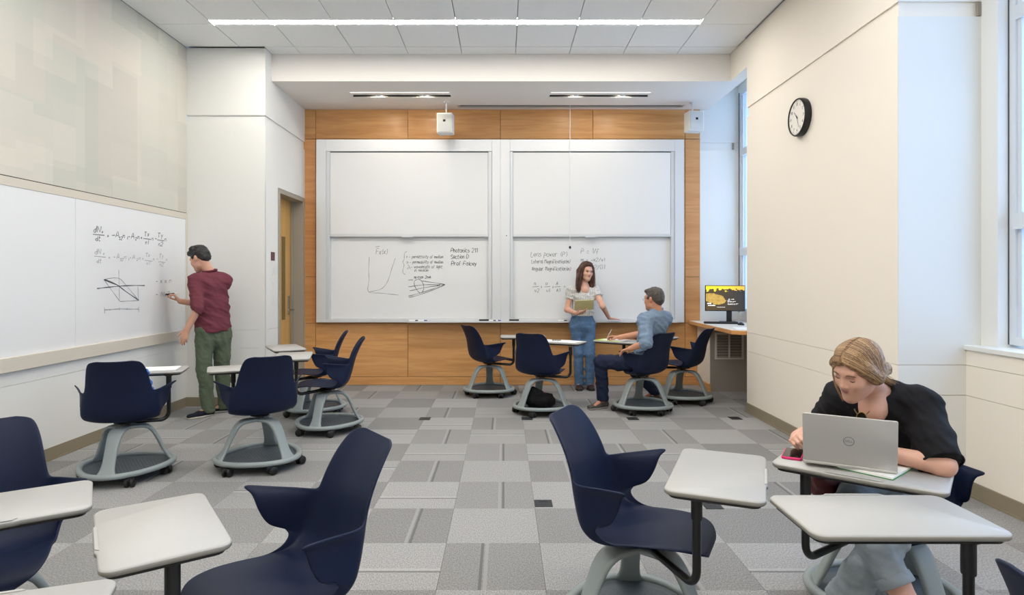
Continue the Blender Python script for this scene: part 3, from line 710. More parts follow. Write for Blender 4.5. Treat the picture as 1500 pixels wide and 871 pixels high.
# monitor
mo = thing('monitor', 'black flat monitor showing a golden sunset over a river', 'monitor', (PX(1062, 7.86), 7.86, CT+.002), math.radians(-9))
MB().rbox(-.245, .245, -.012, .02, .145, .475, .006).build('casing', M['black'], mo)
def screen_mat():
    m = bpy.data.materials.new('screen_image'); m.use_nodes = True; nt = m.node_tree; n = nt.nodes; l = nt.links; p = n['Principled BSDF']
    p.inputs['Base Color'].default_value = (.01,.01,.01,1); p.inputs['Roughness'].default_value = .25
    tc = n.new('ShaderNodeTexCoord'); sx = n.new('ShaderNodeSeparateXYZ'); l.new(tc.outputs['Generated'], sx.inputs[0])
    tn = n.new('ShaderNodeTexNoise'); tn.inputs['Scale'].default_value = 11; tn.inputs['Detail'].default_value = 4; l.new(tc.outputs['Generated'], tn.inputs['Vector'])
    def math_(op, a, b, c=None):
        k = n.new('ShaderNodeMath'); k.operation = op
        for i, v in enumerate((a, b, c)):
            if v is None: continue
            if isinstance(v, (int, float)): k.inputs[i].default_value = v
            else: l.new(v, k.inputs[i])
        return k.outputs[0]
    nz = math_('SUBTRACT', tn.outputs['Fac'], .5)
    z = math_('MULTIPLY_ADD', nz, .14, sx.outputs[2]); zs = math_('MULTIPLY_ADD', nz, .55, sx.outputs[2]); x = math_('MULTIPLY_ADD', nz, .12, sx.outputs[0])
    sky = math_('GREATER_THAN', zs, .85)
    # the lake: an ellipse left of centre
    ex = math_('DIVIDE', math_('SUBTRACT', x, .22), .30); ez = math_('DIVIDE', math_('SUBTRACT', math_('MULTIPLY_ADD', x, .25, z), .53), .21)
    lake = math_('LESS_THAN', math_('ADD', math_('MULTIPLY', ex, ex), math_('MULTIPLY', ez, ez)), 1.0)
    def mix(f, a, b):
        k = n.new('ShaderNodeMix'); k.data_type = 'RGBA'; l.new(f, k.inputs[0])
        for i, v in ((6, a), (7, b)):
            if isinstance(v, tuple): k.inputs[i].default_value = v
            else: l.new(v, k.inputs[i])
        return k.outputs[2]
    gold = n.new('ShaderNodeValToRGB'); gold.color_ramp.elements[0].color = lin(110,84,30); gold.color_ramp.elements[1].color = lin(214,178,92); l.new(tn.outputs['Fac'], gold.inputs['Fac'])
    skyc = n.new('ShaderNodeValToRGB'); skyc.color_ramp.elements[0].color = lin(250,225,40); skyc.color_ramp.elements[1].color = lin(225,165,60); l.new(sx.outputs[0], skyc.inputs['Fac'])
    bg = n.new('ShaderNodeValToRGB'); bg.color_ramp.elements[0].color = lin(74,58,28); bg.color_ramp.elements[1].color = lin(40,40,42); l.new(sx.outputs[0], bg.inputs['Fac'])
    c = mix(lake, bg.outputs[0], gold.outputs[0]); c = mix(sky, c, skyc.outputs[0])
    l.new(c, p.inputs['Emission Color']); p.inputs['Emission Strength'].default_value = .9
    return m
sc_ = MB().box(-.236, .236, -.0135, -.012, .156, .466).build('screen', screen_mat(), mo)
lt = mat('screen_text', lin(230,230,225), .5, emit=(lin(230,230,225), .9))
mb = MB()
for x0_, w_, z_, h_ in ((-.22, .05, .235, .018), (-.22, .10, .212, .012), (-.10, .10, .195, .004), (.03, .03, .295, .006), (.075, .035, .295, .006), (.03, .03, .28, .006), (.03, .10, .268, .004), (.03, .075, .260, .004), (.03, .13, .238, .004), (.03, .11, .230, .004)):
    k = int(w_/.009)
    for i in range(max(k, 2)):
        if random.random() < .85: mb.box(x0_+i*w_/k, x0_+(i+.8)*w_/k, -.0142, -.0134, z_, z_+h_*random.uniform(.6,1))
tag(mb.build('screen_lettering', lt, sc_), kind='stuff')
MB().rbox(.02, .085, .0, .025, .0, .20, .005).rbox(-.05, .15, -.06, .13, 0, .012, .005).build('stand', M['black'], mo)
kb = thing('keyboard', 'black keyboard lying on the counter before the monitor', 'keyboard', (2.70, 7.66, CT+.002), math.radians(-14))
MB().rbox(-.20, .20, -.065, .065, 0, .018, .005).build('keyboard_body', M['black'], kb)
keym = MB().rbox(-.0115, .0115, -.009, .009, 0, .006, .0015, seg=1).mesh('key', mat('key_plastic', lin(34,36,40), .5))
for r in range(5):
    for c in range(15): link('key', keym, kb, (-.182+c*.026, -.048+r*.023, .018))
ms = thing('computer_mouse', 'dark mouse with a blue light beside the keyboard', 'mouse', (2.86, 7.42, CT+.002), .2)
bm = bmesh.new(); bmesh.ops.create_uvsphere(bm, u_segments=20, v_segments=12, radius=1)
for v in bm.verts: v.co = Vector((v.co.x*.032, v.co.y*.055, max(v.co.z, 0)*.034))
me = bpy.data.meshes.new('mouse_body'); bm.to_mesh(me); bm.free(); me.materials.append(M['black']); link('mouse_body', me, ms)
MB().tube([(0,.02,.030),(0,.035,.027)], .006, 8).build('scroll_wheel', mat('blue_glow', lin(60,140,220), .4, emit=(lin(60,140,220), 1.0)), ms)
pp = tag(MB().prism([(2.56,6.75),(2.80,6.70),(2.86,7.0),(2.62,7.05)], CT+.002, CT+.006).build('paper_sheet', M['paper']), 'loose white paper sheet on the near end of the counter', 'paper')

# ------------------------------------------------------------------ floor boxes
for px, py, lb in ((622.5, 613.5, 'black floor box, leftmost of the far row'), (772, 613.5, 'black floor box in front of the chair holding a black bag'), (927, 613.5, 'black floor box below the seated man\'s chair'),
                   (1077, 612.8, 'black floor box near the cream pier'), (796, 738, 'large black floor box in the open middle of the carpet'), (1043, 741, 'black floor box beside the chair with the empty tablet')):
    d = H*902/(py-409)
    t = thing('floor_box', lb, 'floor box', (PX(px, d), d, 0), 0, 'floor boxes in the carpet')
    MB().rbox(-.056, .056, -.06, .06, 0, .004, .002, seg=1).build('lid', mat('floor_box_lid', lin(36,40,44), .5), t)
    MB().rbox(-.03, .03, .025, .04, .004, .006, .001, seg=1).build('cable_flap', M['black'], t)

# ------------------------------------------------------------------ swivel chairs with a tablet on an arm
def cr(P, n):
    """Catmull-Rom through P, n samples per span"""
    P = [np.array(p, float) for p in P]; out = []
    for i in range(len(P)-1):
        p0, p1, p2, p3 = P[max(i-1,0)], P[i], P[i+1], P[min(i+2, len(P)-1)]
        for k in range(n):
            t = k/n; out.append(.5*((2*p1)+(-p0+p2)*t+(2*p0-5*p1+4*p2-p3)*t*t+(-p0+3*p1-3*p2+p3)*t**3))
    out.append(P[-1]); return np.array(out)
def shell_mesh():
    # y, z, half width, dishing, wing length, rim flare
    prof = [(.285,.398,.085,.000,0,0), (.278,.420,.135,.000,0,0), (.245,.438,.178,.002,0,0), (.17,.442,.202,.006,0,0), (.08,.433,.214,.012,.000,0), (.0,.420,.221,.018,.000,0), (-.07,.408,.228,.026,.022,0),
            (-.13,.417,.233,.034,.058,0), (-.182,.460,.236,.041,.118,0), (-.207,.520,.234,.046,.168,0), (-.222,.575,.226,.048,.202,.008), (-.230,.605,.218,.048,.224,.028), (-.235,.625,.212,.048,.236,.058),
            (-.247,.67,.202,.046,0,0), (-.265,.72,.194,.043,0,0), (-.288,.775,.184,.036,0,0), (-.314,.825,.168,.026,0,0), (-.330,.850,.145,.016,0,0), (-.338,.862,.10,.008,0,0)]
    Q = cr(prof, 3); nr = len(Q); wing_last = 12*3
    nc, nw = 18, 6
    S_ = np.linspace(-1, 1, nc+1)
    verts = []; idx = {}
    for i in range(nr):
        y, z, w, c, e_, fl = Q[i]
        a, b = Q[max(i-1,0)], Q[min(i+1,nr-1)]
        t = np.array([b[0]-a[0], b[1]-a[1]]); t /= np.linalg.norm(t)
        n = np.array([t[1], -t[0]]);  n = n if (n[1] > 0 or n[0] > 0) else -n      # toward the sitter
        if i <= 9: n = np.array([0., 1.])*(1-i/9*.0)+n*0 if i < 3 else n
        e_ = max(e_, 0)
        wing = i <= wing_last and e_ > .001
        for j, s in enumerate(S_):
            h = c*abs(s)**3; x = w*s
            idx[(i, j)] = len(verts); verts.append((x, y+n[0]*h, z+n[1]*h))
        if i <= wing_last:
            for sd in (-1, 1):
                for q in range(1, nw+1):
                    u = q/nw; h = c+e_*u
                    nb = n.copy()
                    sc_ = min(max((n[0]-.3)/.65, 0), 1); nb = n*np.array([1, 1-.45*sc_*sc_*(3-2*sc_)])
                    x = sd*(w+e_*.16*u+e_*.10*u*u+fl*(.35+.65*u)*(.9))
                    idx[(i, (nc if sd > 0 else 0)+sd*q)] = len(verts); verts.append((x, y+nb[0]*h, z+nb[1]*h+fl*.12))
    faces = []
    for i in range(nr-1):
        for j in range(-nw, nc+nw):
            k = [(i,j),(i,j+1),(i+1,j+1),(i+1,j)]
            if all(v in idx for v in k):
                if (j < 0 or j >= nc) and Q[i][4] < .0005 and Q[i+1][4] < .0005: continue
                faces.append(tuple(idx[v] for v in k))
    me = bpy.data.meshes.new('shell'); me.from_pydata(verts, [], faces); me.materials.append(M['navy'])
    bm = bmesh.new(); bm.from_mesh(me); bmesh.ops.remove_doubles(bm, verts=bm.verts, dist=.0004)
    loose = [v for v in bm.verts if not v.link_faces]; bmesh.ops.delete(bm, geom=loose, context='VERTS')
    bmesh.ops.recalc_face_normals(bm, faces=bm.faces); bm.to_mesh(me); bm.free()
    o = bpy.data.objects.new('tmp', me); COL.objects.link(o)
    sm = o.modifiers.new('smooth', 'SMOOTH'); sm.iterations = 2; sm.factor = .4
    sd = o.modifiers.new('thick', 'SOLIDIFY'); sd.thickness = .009; sd.offset = 0
    sb = o.modifiers.new('sub', 'SUBSURF'); sb.levels = 1; sb.render_levels = 1
    dg = bpy.context.evaluated_depsgraph_get(); m2 = bpy.data.meshes.new_from_object(o.evaluated_get(dg)); m2.name = 'shell'
    bpy.data.objects.remove(o); m2.polygons.foreach_set('use_smooth', [True]*len(m2.polygons)); return m2
SHELL = shell_mesh()

def leg_mesh():
    path = cr([(.0,.352),(.07,.352),(.125,.345),(.168,.312),(.205,.245),(.240,.165),(.268,.112),(.290,.080)], 3)
    W = cr([(.048,.012),(.050,.013),(.050,.015),(.046,.0155),(.042,.0145),(.042,.0135),(.050,.0125),(.072,.011)], 3)
    mb = MB(); rings = []; n = 14
    for i, (r, z) in enumerate(path):
        a, b = path[max(i-1,0)], path[min(i+1,len(path)-1)]; t = (b-a)/np.linalg.norm(b-a); nn = np.array([-t[1], t[0]])
        w, h = W[i]
        for k in range(n):
            ang = 2*math.pi*k/n; ca, sa = math.cos(ang), math.sin(ang)
            u = math.copysign(abs(ca)**.5, ca)*w; v = math.copysign(abs(sa)**.6, sa)*h
            rings.append((u, r+nn[0]*v, z+nn[1]*v))
    f = []
    for i in range(len(path)-1):
        for k in range(n): f.append((i*n+k, i*n+(k+1) % n, (i+1)*n+(k+1) % n, (i+1)*n+k))
    f += [tuple(range(n))[::-1], tuple((len(path)-1)*n+k for k in range(n))]
    return mb.add(rings, f).mesh('leg', M['leggray'], smooth=True, angle=60)
LEG = leg_mesh()
def rr(a): return .298+.016*math.cos(3*(a-math.pi/2))
def ring_mesh():
    v = []; f = []; n = 72; sec = [(-.028,.084),(-.022,.097),(-.005,.103),(.010,.098),(.016,.084),(.010,.068),(-.012,.064)]
    for k in range(n):
        a = 2*math.pi*k/n
        for dr, z in sec: r = rr(a)+dr; v.append((r*math.cos(a), r*math.sin(a), z))
    m = len(sec)
    for k in range(n):
        for j in range(m): f.append((k*m+j, k*m+(j+1) % m, ((k+1) % n)*m+(j+1) % m, ((k+1) % n)*m+j))
    return MB().add(v, f).mesh('base_ring', M['leggray'], smooth=True)
RING = ring_mesh()
def dish_mesh():
    v = [(0, 0, .070)]; f = []; n = 48; rr_ = [(.3, .070), (.6, .070), (.85, .072), (.94, .088)]
    for s, z in rr_:
        for k in range(n):
            a = 2*math.pi*k/n; r = rr(a)*s; v.append((r*math.cos(a), r*math.sin(a), z))
    for k in range(n): f.append((0, 1+k, 1+(k+1) % n))
    for i in range(len(rr_)-1):
        for k in range(n): f.append((1+i*n+k, 1+(i+1)*n+k, 1+(i+1)*n+(k+1) % n, 1+i*n+(k+1) % n))
    # raised grip pips, real geometry joined into the dish
    mb = MB().add(v, f)
    for i in range(-9, 10):
        for j in range(-9, 10):
            x, y = (i+(j % 2)*.5)*.024, j*.021
            if math.hypot(x, y) < .235: mb.add([(x-.005,y-.003,.070),(x+.005,y-.003,.070),(x+.005,y+.003,.070),(x-.005,y+.003,.070),(x,y,.0725)], [(0,1,4),(1,2,4),(2,3,4),(3,0,4)])
    low = []
    for s, z in ((.93,.080),(.7,.060),(.02,.056)):
        for k in range(n):
            a = 2*math.pi*k/n; r = rr(a)*s; low.append((r*math.cos(a), r*math.sin(a), z))
    lf = [(i*n+k, i*n+(k+1) % n, (i+1)*n+(k+1) % n, (i+1)*n+k) for i in range(2) for k in range(n)]
    mb.add(low, lf)
    return mb.mesh('storage_dish', M['dish'])
DISH = dish_mesh()
HUB = MB().lathe([(.001,.34),(.046,.34),(.046,.358),(.030,.362),(.028,.380),(.070,.384),(.080,.394),(.001,.398)], 24).mesh('swivel_hub', M['blackmetal'], angle=40)
CAST = MB().lathe([(.001,.068),(.012,.068),(.012,.046),(.001,.046)], 10).rbox(-.013,.013,-.022,.030,.030,.052,.005).mesh('caster', M['black'])
RY = Matrix.Rotation(math.pi/2, 4, 'Y')
WHEEL = MB().lathe([(.001,.006),(.020,.006),(.0255,.010),(.0255,.022),(.019,.026),(.001,.026)], 18, Matrix.Translation((0,.014,.0255)) @ RY).lathe([(.001,-.026),(.019,-.026),(.0255,-.022),(.0255,-.010),(.020,-.006),(.001,-.006)], 18, Matrix.Translation((0,.014,.0255)) @ RY).mesh('wheel', M['black'], angle=40)

def tablet_meshes(L=.55, D=.315):
    pts = rounded(L, D, .035, 5)
    # a shallow pencil stop on the edge away from the sitter (+y)
    out = []
    for p in pts: out.append(p)
    i = next(k for k in range(len(out)-1) if out[k][1] > D/2-.001 and out[k+1][1] > D/2-.001 and out[k][0] > 0 > out[k+1][0])
    out[i+1:i+1] = [(.105, D/2), (.09, D/2+.005), (-.09, D/2+.005), (-.105, D/2)]
    top = MB().prism(out, .705, .724, bev=.005)
    nn_ = len(out); top.mi = [1, 0]+[1]*nn_+[1]*nn_+[0]*nn_
    und = MB().prism(rounded(L-.03, D-.03, .03, 4), .694, .705)
    lip = MB().prism([(.095,D/2-.006),(.085,D/2+.003),(-.085,D/2+.003),(-.095,D/2-.006)], .724, .7262, bev=.0008)
    return top.mesh('tablet_top', [M['top'], M['topedge']], angle=50), und.mesh('tablet_underside', M['black']), lip.mesh('pencil_stop', M['top'])
TAB = tablet_meshes(); TAB_S = tablet_meshes(.475, .30)

def chair(label, x, y, rz, base_rot, tab, post, tab_rot, small=False):
    """tab, post: world xy of the tablet centre and of its post; angles in degrees"""
    t = thing('tablet_chair', label, 'chair', (x, y, 0), math.radians(rz), 'swivel tablet chairs')
    inv = -math.radians(rz)
    def loc(p):
        dx, dy = p[0]-x, p[1]-y; return (dx*math.cos(inv)-dy*math.sin(inv), dx*math.sin(inv)+dy*math.cos(inv))
    link('shell', SHELL, t); link('swivel_hub', HUB, t)
    br = math.radians(base_rot)+inv
    for k in range(3): link('leg', LEG, t, None, (0, 0, br+k*2*math.pi/3))
    link('base_ring', RING, t, None, (0, 0, br)); link('storage_dish', DISH, t, None, (0, 0, br))
    for k in range(6):
        a = br+math.pi/2+math.radians(60*k+30); r = .288
        c = link('caster', CAST, t, (r*math.cos(a), r*math.sin(a), 0), (0, 0, random.uniform(0, 6.28))); c.scale = (1.22, 1.22, 1.22)
        link('wheel', WHEEL, c)
    px, py = loc(post); d = math.hypot(px, py); ux, uy = px/d, py/d
    b = .055; z = .376
    path = [(ux*.03, uy*.03, z+.01), (ux*(d-b), uy*(d-b), z-.006)]
    for k in range(1, 7):
        an = math.radians(15*k); path.append((ux*(d-b+b*math.sin(an)), uy*(d-b+b*math.sin(an)), z-.006+b-b*math.cos(an)))
    path.append((px, py, .69))
    MB().tube(path, .0145, 12).build('support_arm', M['blackmetal'], t, angle=40)
    MB().lathe([(.018,.60),(.019,.605),(.019,.69),(.03,.694)], 16, Matrix.Translation((px, py, 0))).build('post_sleeve', M['black'], t, angle=40)
    tx, ty = loc(tab); tr = math.radians(tab_rot)+inv; ms_ = TAB_S if small else TAB
    tt = link('tablet_top', ms_[0], t, (tx, ty, 0), (0, 0, tr)); link('tablet_underside', ms_[1], tt); link('pencil_stop', ms_[2], tt)
    return t
def off(hub, rz, f, r):
    a = math.radians(rz); F = (-math.sin(a), math.cos(a)); Rr = (F[1], -F[0])
    return (hub[0]+F[0]*f+Rr[0]*r, hub[1]+F[1]*f+Rr[1]*r)
CH = {
 'nearleft':  dict(label='navy tablet chair at the left picture edge, its tablet turned toward the room', x=-1.845, y=2.146, rz=216.9, base_rot=200, tab=(-1.57,1.85), tab_rot=213.5, post=off((-1.845,2.146),216.9,.37,.02)),
 'offleft':   dict(label='tablet chair cut off at the lower left corner, only its tablet tip showing', x=-1.50, y=.93, rz=-60, base_rot=10, tab=(-1.10,1.19), tab_rot=20, post=off((-1.5,.93),-60,.34,-.02)),
 'nearmid':   dict(label='large navy tablet chair facing left, its empty tablet held out toward the left', x=-.72, y=2.0, rz=126.3, base_rot=160, tab=(-.968,1.725), tab_rot=125, post=(-.85,1.575), small=True),
 'wallback':  dict(label='navy tablet chair by the wall board with a blue pouch on its seat', x=-2.73, y=4.43, rz=20, base_rot=188, tab=(-2.74,4.70), tab_rot=16.5, post=off((-2.73,4.43),20,.10,.262)),
 'manback':   dict(label='navy tablet chair in front of the standing man, seen from behind', x=-1.86, y=4.68, rz=33, base_rot=5, tab=(-2.04,4.85), tab_rot=25, post=off((-1.86,4.68),33,.30,-.14)),
 'doorback':  dict(label='navy tablet chair facing the door, farther of the overlapping pair', x=-2.0, y=6.50, rz=104, base_rot=40, tab=(-2.235,6.28), tab_rot=120, post=off((-2.0,6.5),104,.29,-.13)),
 'doorfront': dict(label='navy tablet chair facing the door, nearer of the overlapping pair', x=-1.655, y=5.78, rz=104, base_rot=172, tab=(-1.92,5.60), tab_rot=104, post=off((-1.655,5.78),104,.275,-.14)),
 'boardleft': dict(label='navy tablet chair by the veneer wall, left of the chair with the bag', x=-.185, y=7.55, rz=-58, base_rot=0, tab=(.23,7.52), tab_rot=0, post=off((-.185,7.55),-58,.25,.17)),
 'bagchair':  dict(label='navy tablet chair with a black bag in its base dish', x=.40, y=6.55, rz=-27, base_rot=5, tab=(.62,6.87), tab_rot=-26, post=off((.40,6.55),-27,.17,.262)),
 'seatedman': dict(label='navy tablet chair in which the man in the blue shirt sits', x=1.485, y=6.60, rz=36, base_rot=-4, tab=(1.31,6.93), tab_rot=-38, post=off((1.485,6.6),36,.34,.08)),
 'counter':   dict(label='navy tablet chair next to the computer counter, behind the seated man', x=2.08, y=7.14, rz=52, base_rot=-5, tab=(1.80,7.45), tab_rot=-45, post=off((2.08,7.14),52,.33,.0)),
 'frontmid':  dict(label='large navy tablet chair facing right in the open foreground, its tablet empty', x=.53, y=2.45, rz=-117, base_rot=235, tab=(.774,2.215), tab_rot=67-180, post=(.655,2.09)),
 'woman':     dict(label='tablet chair in which the woman with the laptop sits', x=1.633, y=2.61, rz=142.3, base_rot=70, tab=(1.319,2.275), tab_rot=141.3, post=(1.128,2.30)),
 'nearright': dict(label='tablet chair cut off at the lower right corner behind its wide empty tablet', x=1.315, y=1.12, rz=-84, base_rot=30, tab=(1.117,1.817), tab_rot=0, post=(1.285,1.70)),
}
CHO = {k: chair(**v) for k, v in CH.items()}

# ------------------------------------------------------------------ people: blended implicit surfaces meshed with surface nets
V = lambda *a: np.array(a, np.float32)
def nrm_(v): v = np.asarray(v, np.float32); return v/(np.linalg.norm(v)+1e-9)
def C(a, b, ra, rb, k=.015, cut=None): return ('c', np.asarray(a, np.float32), np.asarray(b, np.float32), ra, rb, k, cut)
def B(a, b, L, ra, rb, k=.02, cut=None): return ('b', np.asarray(a, np.float32), np.asarray(b, np.float32), nrm_(L), ra, rb, k, cut)   # elliptical capsule, ra=(lateral, depth)
def E(c, r, R=None, k=.015, cut=None): return ('e', np.asarray(c, np.float32), np.asarray(r, np.float32), R, k, cut)
def prim_eval(p, P):
    t = p[0]
    if t == 'c':
        _, a, b, ra, rb, k, cut = p; ab = b-a; q = P-a
        h = np.clip(q@ab/max(float(ab@ab), 1e-9), 0, 1); d = np.linalg.norm(q-h[:, None]*ab, axis=1)-(ra+(rb-ra)*h)
    elif t == 'b':
        _, a, b, L, ra, rb, k, cut = p; ab = b-a; ln = float(np.linalg.norm(ab)); A = ab/ln
        L = nrm_(L-A*float(A@L)); D = np.cross(A, L); q = P-a; h = np.clip(q@A/ln, 0, 1); rem = q-h[:, None]*ab
        rl = ra[0]+(rb[0]-ra[0])*h; rd = ra[1]+(rb[1]-ra[1])*h; mn = np.minimum(rl, rd)
        k0 = np.sqrt((rem@L/rl)**2+(rem@D/rd)**2+(rem@A/mn)**2); d = (k0-1)*mn
    else:
        _, c, r, R, k, cut = p; q = P-c
        if R is not None: q = q@R
        k0 = np.linalg.norm(q/r, axis=1); k1 = np.linalg.norm(q/(r*r), axis=1); d = k0*(k0-1)/np.maximum(k1, 1e-6)
    if cut:
        for pt, n in cut: d = np.maximum(d, (P-np.asarray(pt, np.float32))@nrm_(n))
    return d, k
def prim_box(p):
    if p[0] == 'c': r = max(p[3], p[4]); return np.minimum(p[1], p[2])-r, np.maximum(p[1], p[2])+r
    if p[0] == 'b': r = max(*p[4], *p[5]); return np.minimum(p[1], p[2])-r, np.maximum(p[1], p[2])+r
    r = float(np.max(p[2])); return p[1]-r, p[1]+r
def field(prims, subs, cuts, disp):
    def f(P):
        d = np.full(len(P), 9.0, np.float32)
        for p in prims:
            lo, hi = prim_box(p); m = .09
            sel = np.all((P > lo-m) & (P < hi+m), axis=1)
            if not sel.any():
                continue
            dp, k = prim_eval(p, P[sel]); cur = d[sel]
            h = np.clip(.5+.5*(dp-cur)/k, 0, 1); d[sel] = dp+(cur-dp)*h-k*h*(1-h)
        if disp is not None:
            nb = np.abs(d) < .06
            if nb.any(): d[nb] += disp(P[nb])
        for p in subs:
            dp, k = prim_eval(p, P); a, b = d, -dp
            h = np.clip(.5-.5*(b-a)/k, 0, 1); d = b+(a-b)*h+k*h*(1-h)
        for pt, n in cuts: d = np.maximum(d, (P-np.asarray(pt, np.float32))@nrm_(n))
        return d
    return f
def sdf_mesh(prims, h, subs=(), cuts=(), disp=None):
    lo = np.min([prim_box(p)[0] for p in prims], axis=0)-4*h; hi = np.max([prim_box(p)[1] for p in prims], axis=0)+4*h
    Bk = 8; nb = np.ceil((hi-lo)/(h*Bk)).astype(int); f = field(prims, subs, cuts, disp)
    gi = np.stack(np.meshgrid(*[np.arange(n) for n in nb], indexing='ij'), -1).reshape(-1, 3)
    cen = (lo+(gi+.5)*h*Bk).astype(np.float32)
    dc = f(cen); keep = np.abs(dc) < h*Bk*.87*1.25+.012
    vals = np.empty(nb*Bk, np.float32).reshape(nb[0], Bk, nb[1], Bk, nb[2], Bk)
    vals[:] = np.where(dc > 0, 1, -1).reshape(nb[0], 1, nb[1], 1, nb[2], 1)
    loc = np.stack(np.meshgrid(*[np.arange(Bk)]*3, indexing='ij'), -1).reshape(-1, 3)
    kk = gi[keep]
    for s in range(0, len(kk), 512):
        g = kk[s:s+512]; P = (lo+(g[:, None, :]*Bk+loc[None])*h).reshape(-1, 3).astype(np.float32)
        d = f(P).reshape(len(g), Bk, Bk, Bk)
        vals[g[:, 0], :, g[:, 1], :, g[:, 2], :] = d
    vals = vals.reshape(nb*Bk)
    neg = vals < 0
    c8 = [(i, j, k) for i in (0, 1) for j in (0, 1) for k in (0, 1)]
    n0, n1, n2 = vals.shape
    cnt = np.zeros((n0-1, n1-1, n2-1), np.int8)
    for i, j, k in c8: cnt += neg[i:n0-1+i, j:n1-1+j, k:n2-1+k]
    act = np.argwhere((cnt > 0) & (cnt < 8)); M_ = len(act)
    cv = np.stack([vals[act[:, 0]+i, act[:, 1]+j, act[:, 2]+k] for i, j, k in c8], 1)
    acc = np.zeros((M_, 3)); num = np.zeros(M_)
    cc = np.array(c8, float)
    for a in range(8):
        for b in range(a+1, 8):
            if np.abs(cc[a]-cc[b]).sum() == 1:
                va, vb = cv[:, a], cv[:, b]; m = (va < 0) != (vb < 0)
                t = np.where(m, va/np.where(m, va-vb, 1), 0)
                acc += m[:, None]*(cc[a]+(cc[b]-cc[a])*t[:, None]); num += m
    verts = lo+(act+acc/num[:, None])*h
    ind = np.full((n0-1, n1-1, n2-1), -1, np.int32); ind[act[:, 0], act[:, 1], act[:, 2]] = np.arange(M_)
    faces = []
    for ax in range(3):
        sl0 = [slice(None)]*3; sl1 = [slice(None)]*3; sl0[ax] = slice(0, -1); sl1[ax] = slice(1, None)
        ch = neg[tuple(sl0)] != neg[tuple(sl1)]; e_ = np.argwhere(ch)
        o1, o2 = [(1, 2), (2, 0), (0, 1)][ax]
        ok = np.all(e_ > 0, axis=1) & (e_[:, o1] < [n0-1, n1-1, n2-1][o1]) & (e_[:, o2] < [n0-1, n1-1, n2-1][o2]); e_ = e_[ok]
        q = []
        for da, db in ((1, 1), (0, 1), (0, 0), (1, 0)):
            c = e_.copy(); c[:, o1] -= da; c[:, o2] -= db; q.append(ind[c[:, 0], c[:, 1], c[:, 2]])
        q = np.stack(q, 1); s = neg[e_[:, 0], e_[:, 1], e_[:, 2]]; q[~s] = q[~s][:, ::-1]; faces.append(q)
    F = np.concatenate(faces); F = F[(F >= 0).all(1)]
    return verts.astype(np.float32), F
def sdf_obj(name, prims, m, parent, h, subs=(), cuts=(), disp=None):
    v, f = sdf_mesh(prims, h, subs, cuts, disp)
    o = np.array(parent.location if parent is not None else (0, 0, 0), np.float32)
    if parent is not None and abs(parent.rotation_euler.z) > 1e-6: raise ValueError('parent must not be turned')
    me = bpy.data.meshes.new(name); me.vertices.add(len(v)); me.vertices.foreach_set('co', (v-o).ravel())
    me.loops.add(len(f)*4); me.loops.foreach_set('vertex_index', f.ravel().astype(np.int32))
    me.polygons.add(len(f)); me.polygons.foreach_set('loop_start', np.arange(0, len(f)*4, 4, dtype=np.int32))
    me.update(calc_edges=True); me.validate(); me.polygons.foreach_set('use_smooth', [True]*len(me.polygons)); me.materials.append(m)
    bm = bmesh.new(); bm.from_mesh(me)
    for _ in range(2): bmesh.ops.smooth_vert(bm, verts=bm.verts, factor=.4, use_axis_x=True, use_axis_y=True, use_axis_z=True)
    bm.to_mesh(me); bm.free()
    return link(name, me, parent)
def folds(amp, freq, seed=0, axis=(0,0,1)):
    if freq < 60:
        a, b = folds_(amp, freq, seed, axis), folds_(amp*.42, freq*2.3, seed+100, axis); return lambda P: a(P)+b(P)
    return folds_(amp, freq, seed, axis)
def folds_(amp, freq, seed=0, axis=(0,0,1)):
    r = np.random.default_rng(seed); K = r.normal(size=(7, 3)); K /= np.linalg.norm(K, axis=1)[:, None]; ph = r.uniform(0, 6.28, 7); K *= r.uniform(.6, 1.6, (7, 1))*freq
    ax = nrm_(axis)
    K = (K+ax*(K@ax)[:, None]*.9).astype(np.float32)
    def f(P):
        s = np.zeros(len(P), np.float32)
        for i in range(7): s += 1.3-2*np.abs(np.sin(.5*(P@K[i]+ph[i])+.8*np.sin(P@K[(i+3) % 7]*.5)))
        return -amp*s/2.2
    return f
class Head:
    def __init__(s, c, fwd, up, k=1.0):
        f = nrm_(fwd); u = np.asarray(up, np.float32); u = nrm_(u-f*float(f@u)); s.x = np.cross(f, u); s.y = f; s.z = u; s.c = np.asarray(c, np.float32); s.k = k
        s.R = np.stack([s.x, s.y, s.z], 1)           # columns: head right, forward, up
    def __call__(s, x, y, z): return s.c+s.k*(s.x*x+s.y*y+s.z*z)
    def e(s, x, y, z, r, k=.015): return E(s(x, y, z), np.asarray(r)*s.k, s.R, k)
    def m4(s): return Matrix(((s.x[0],s.y[0],s.z[0],s.c[0]),(s.x[1],s.y[1],s.z[1],s.c[1]),(s.x[2],s.y[2],s.z[2],s.c[2]),(0,0,0,1)))
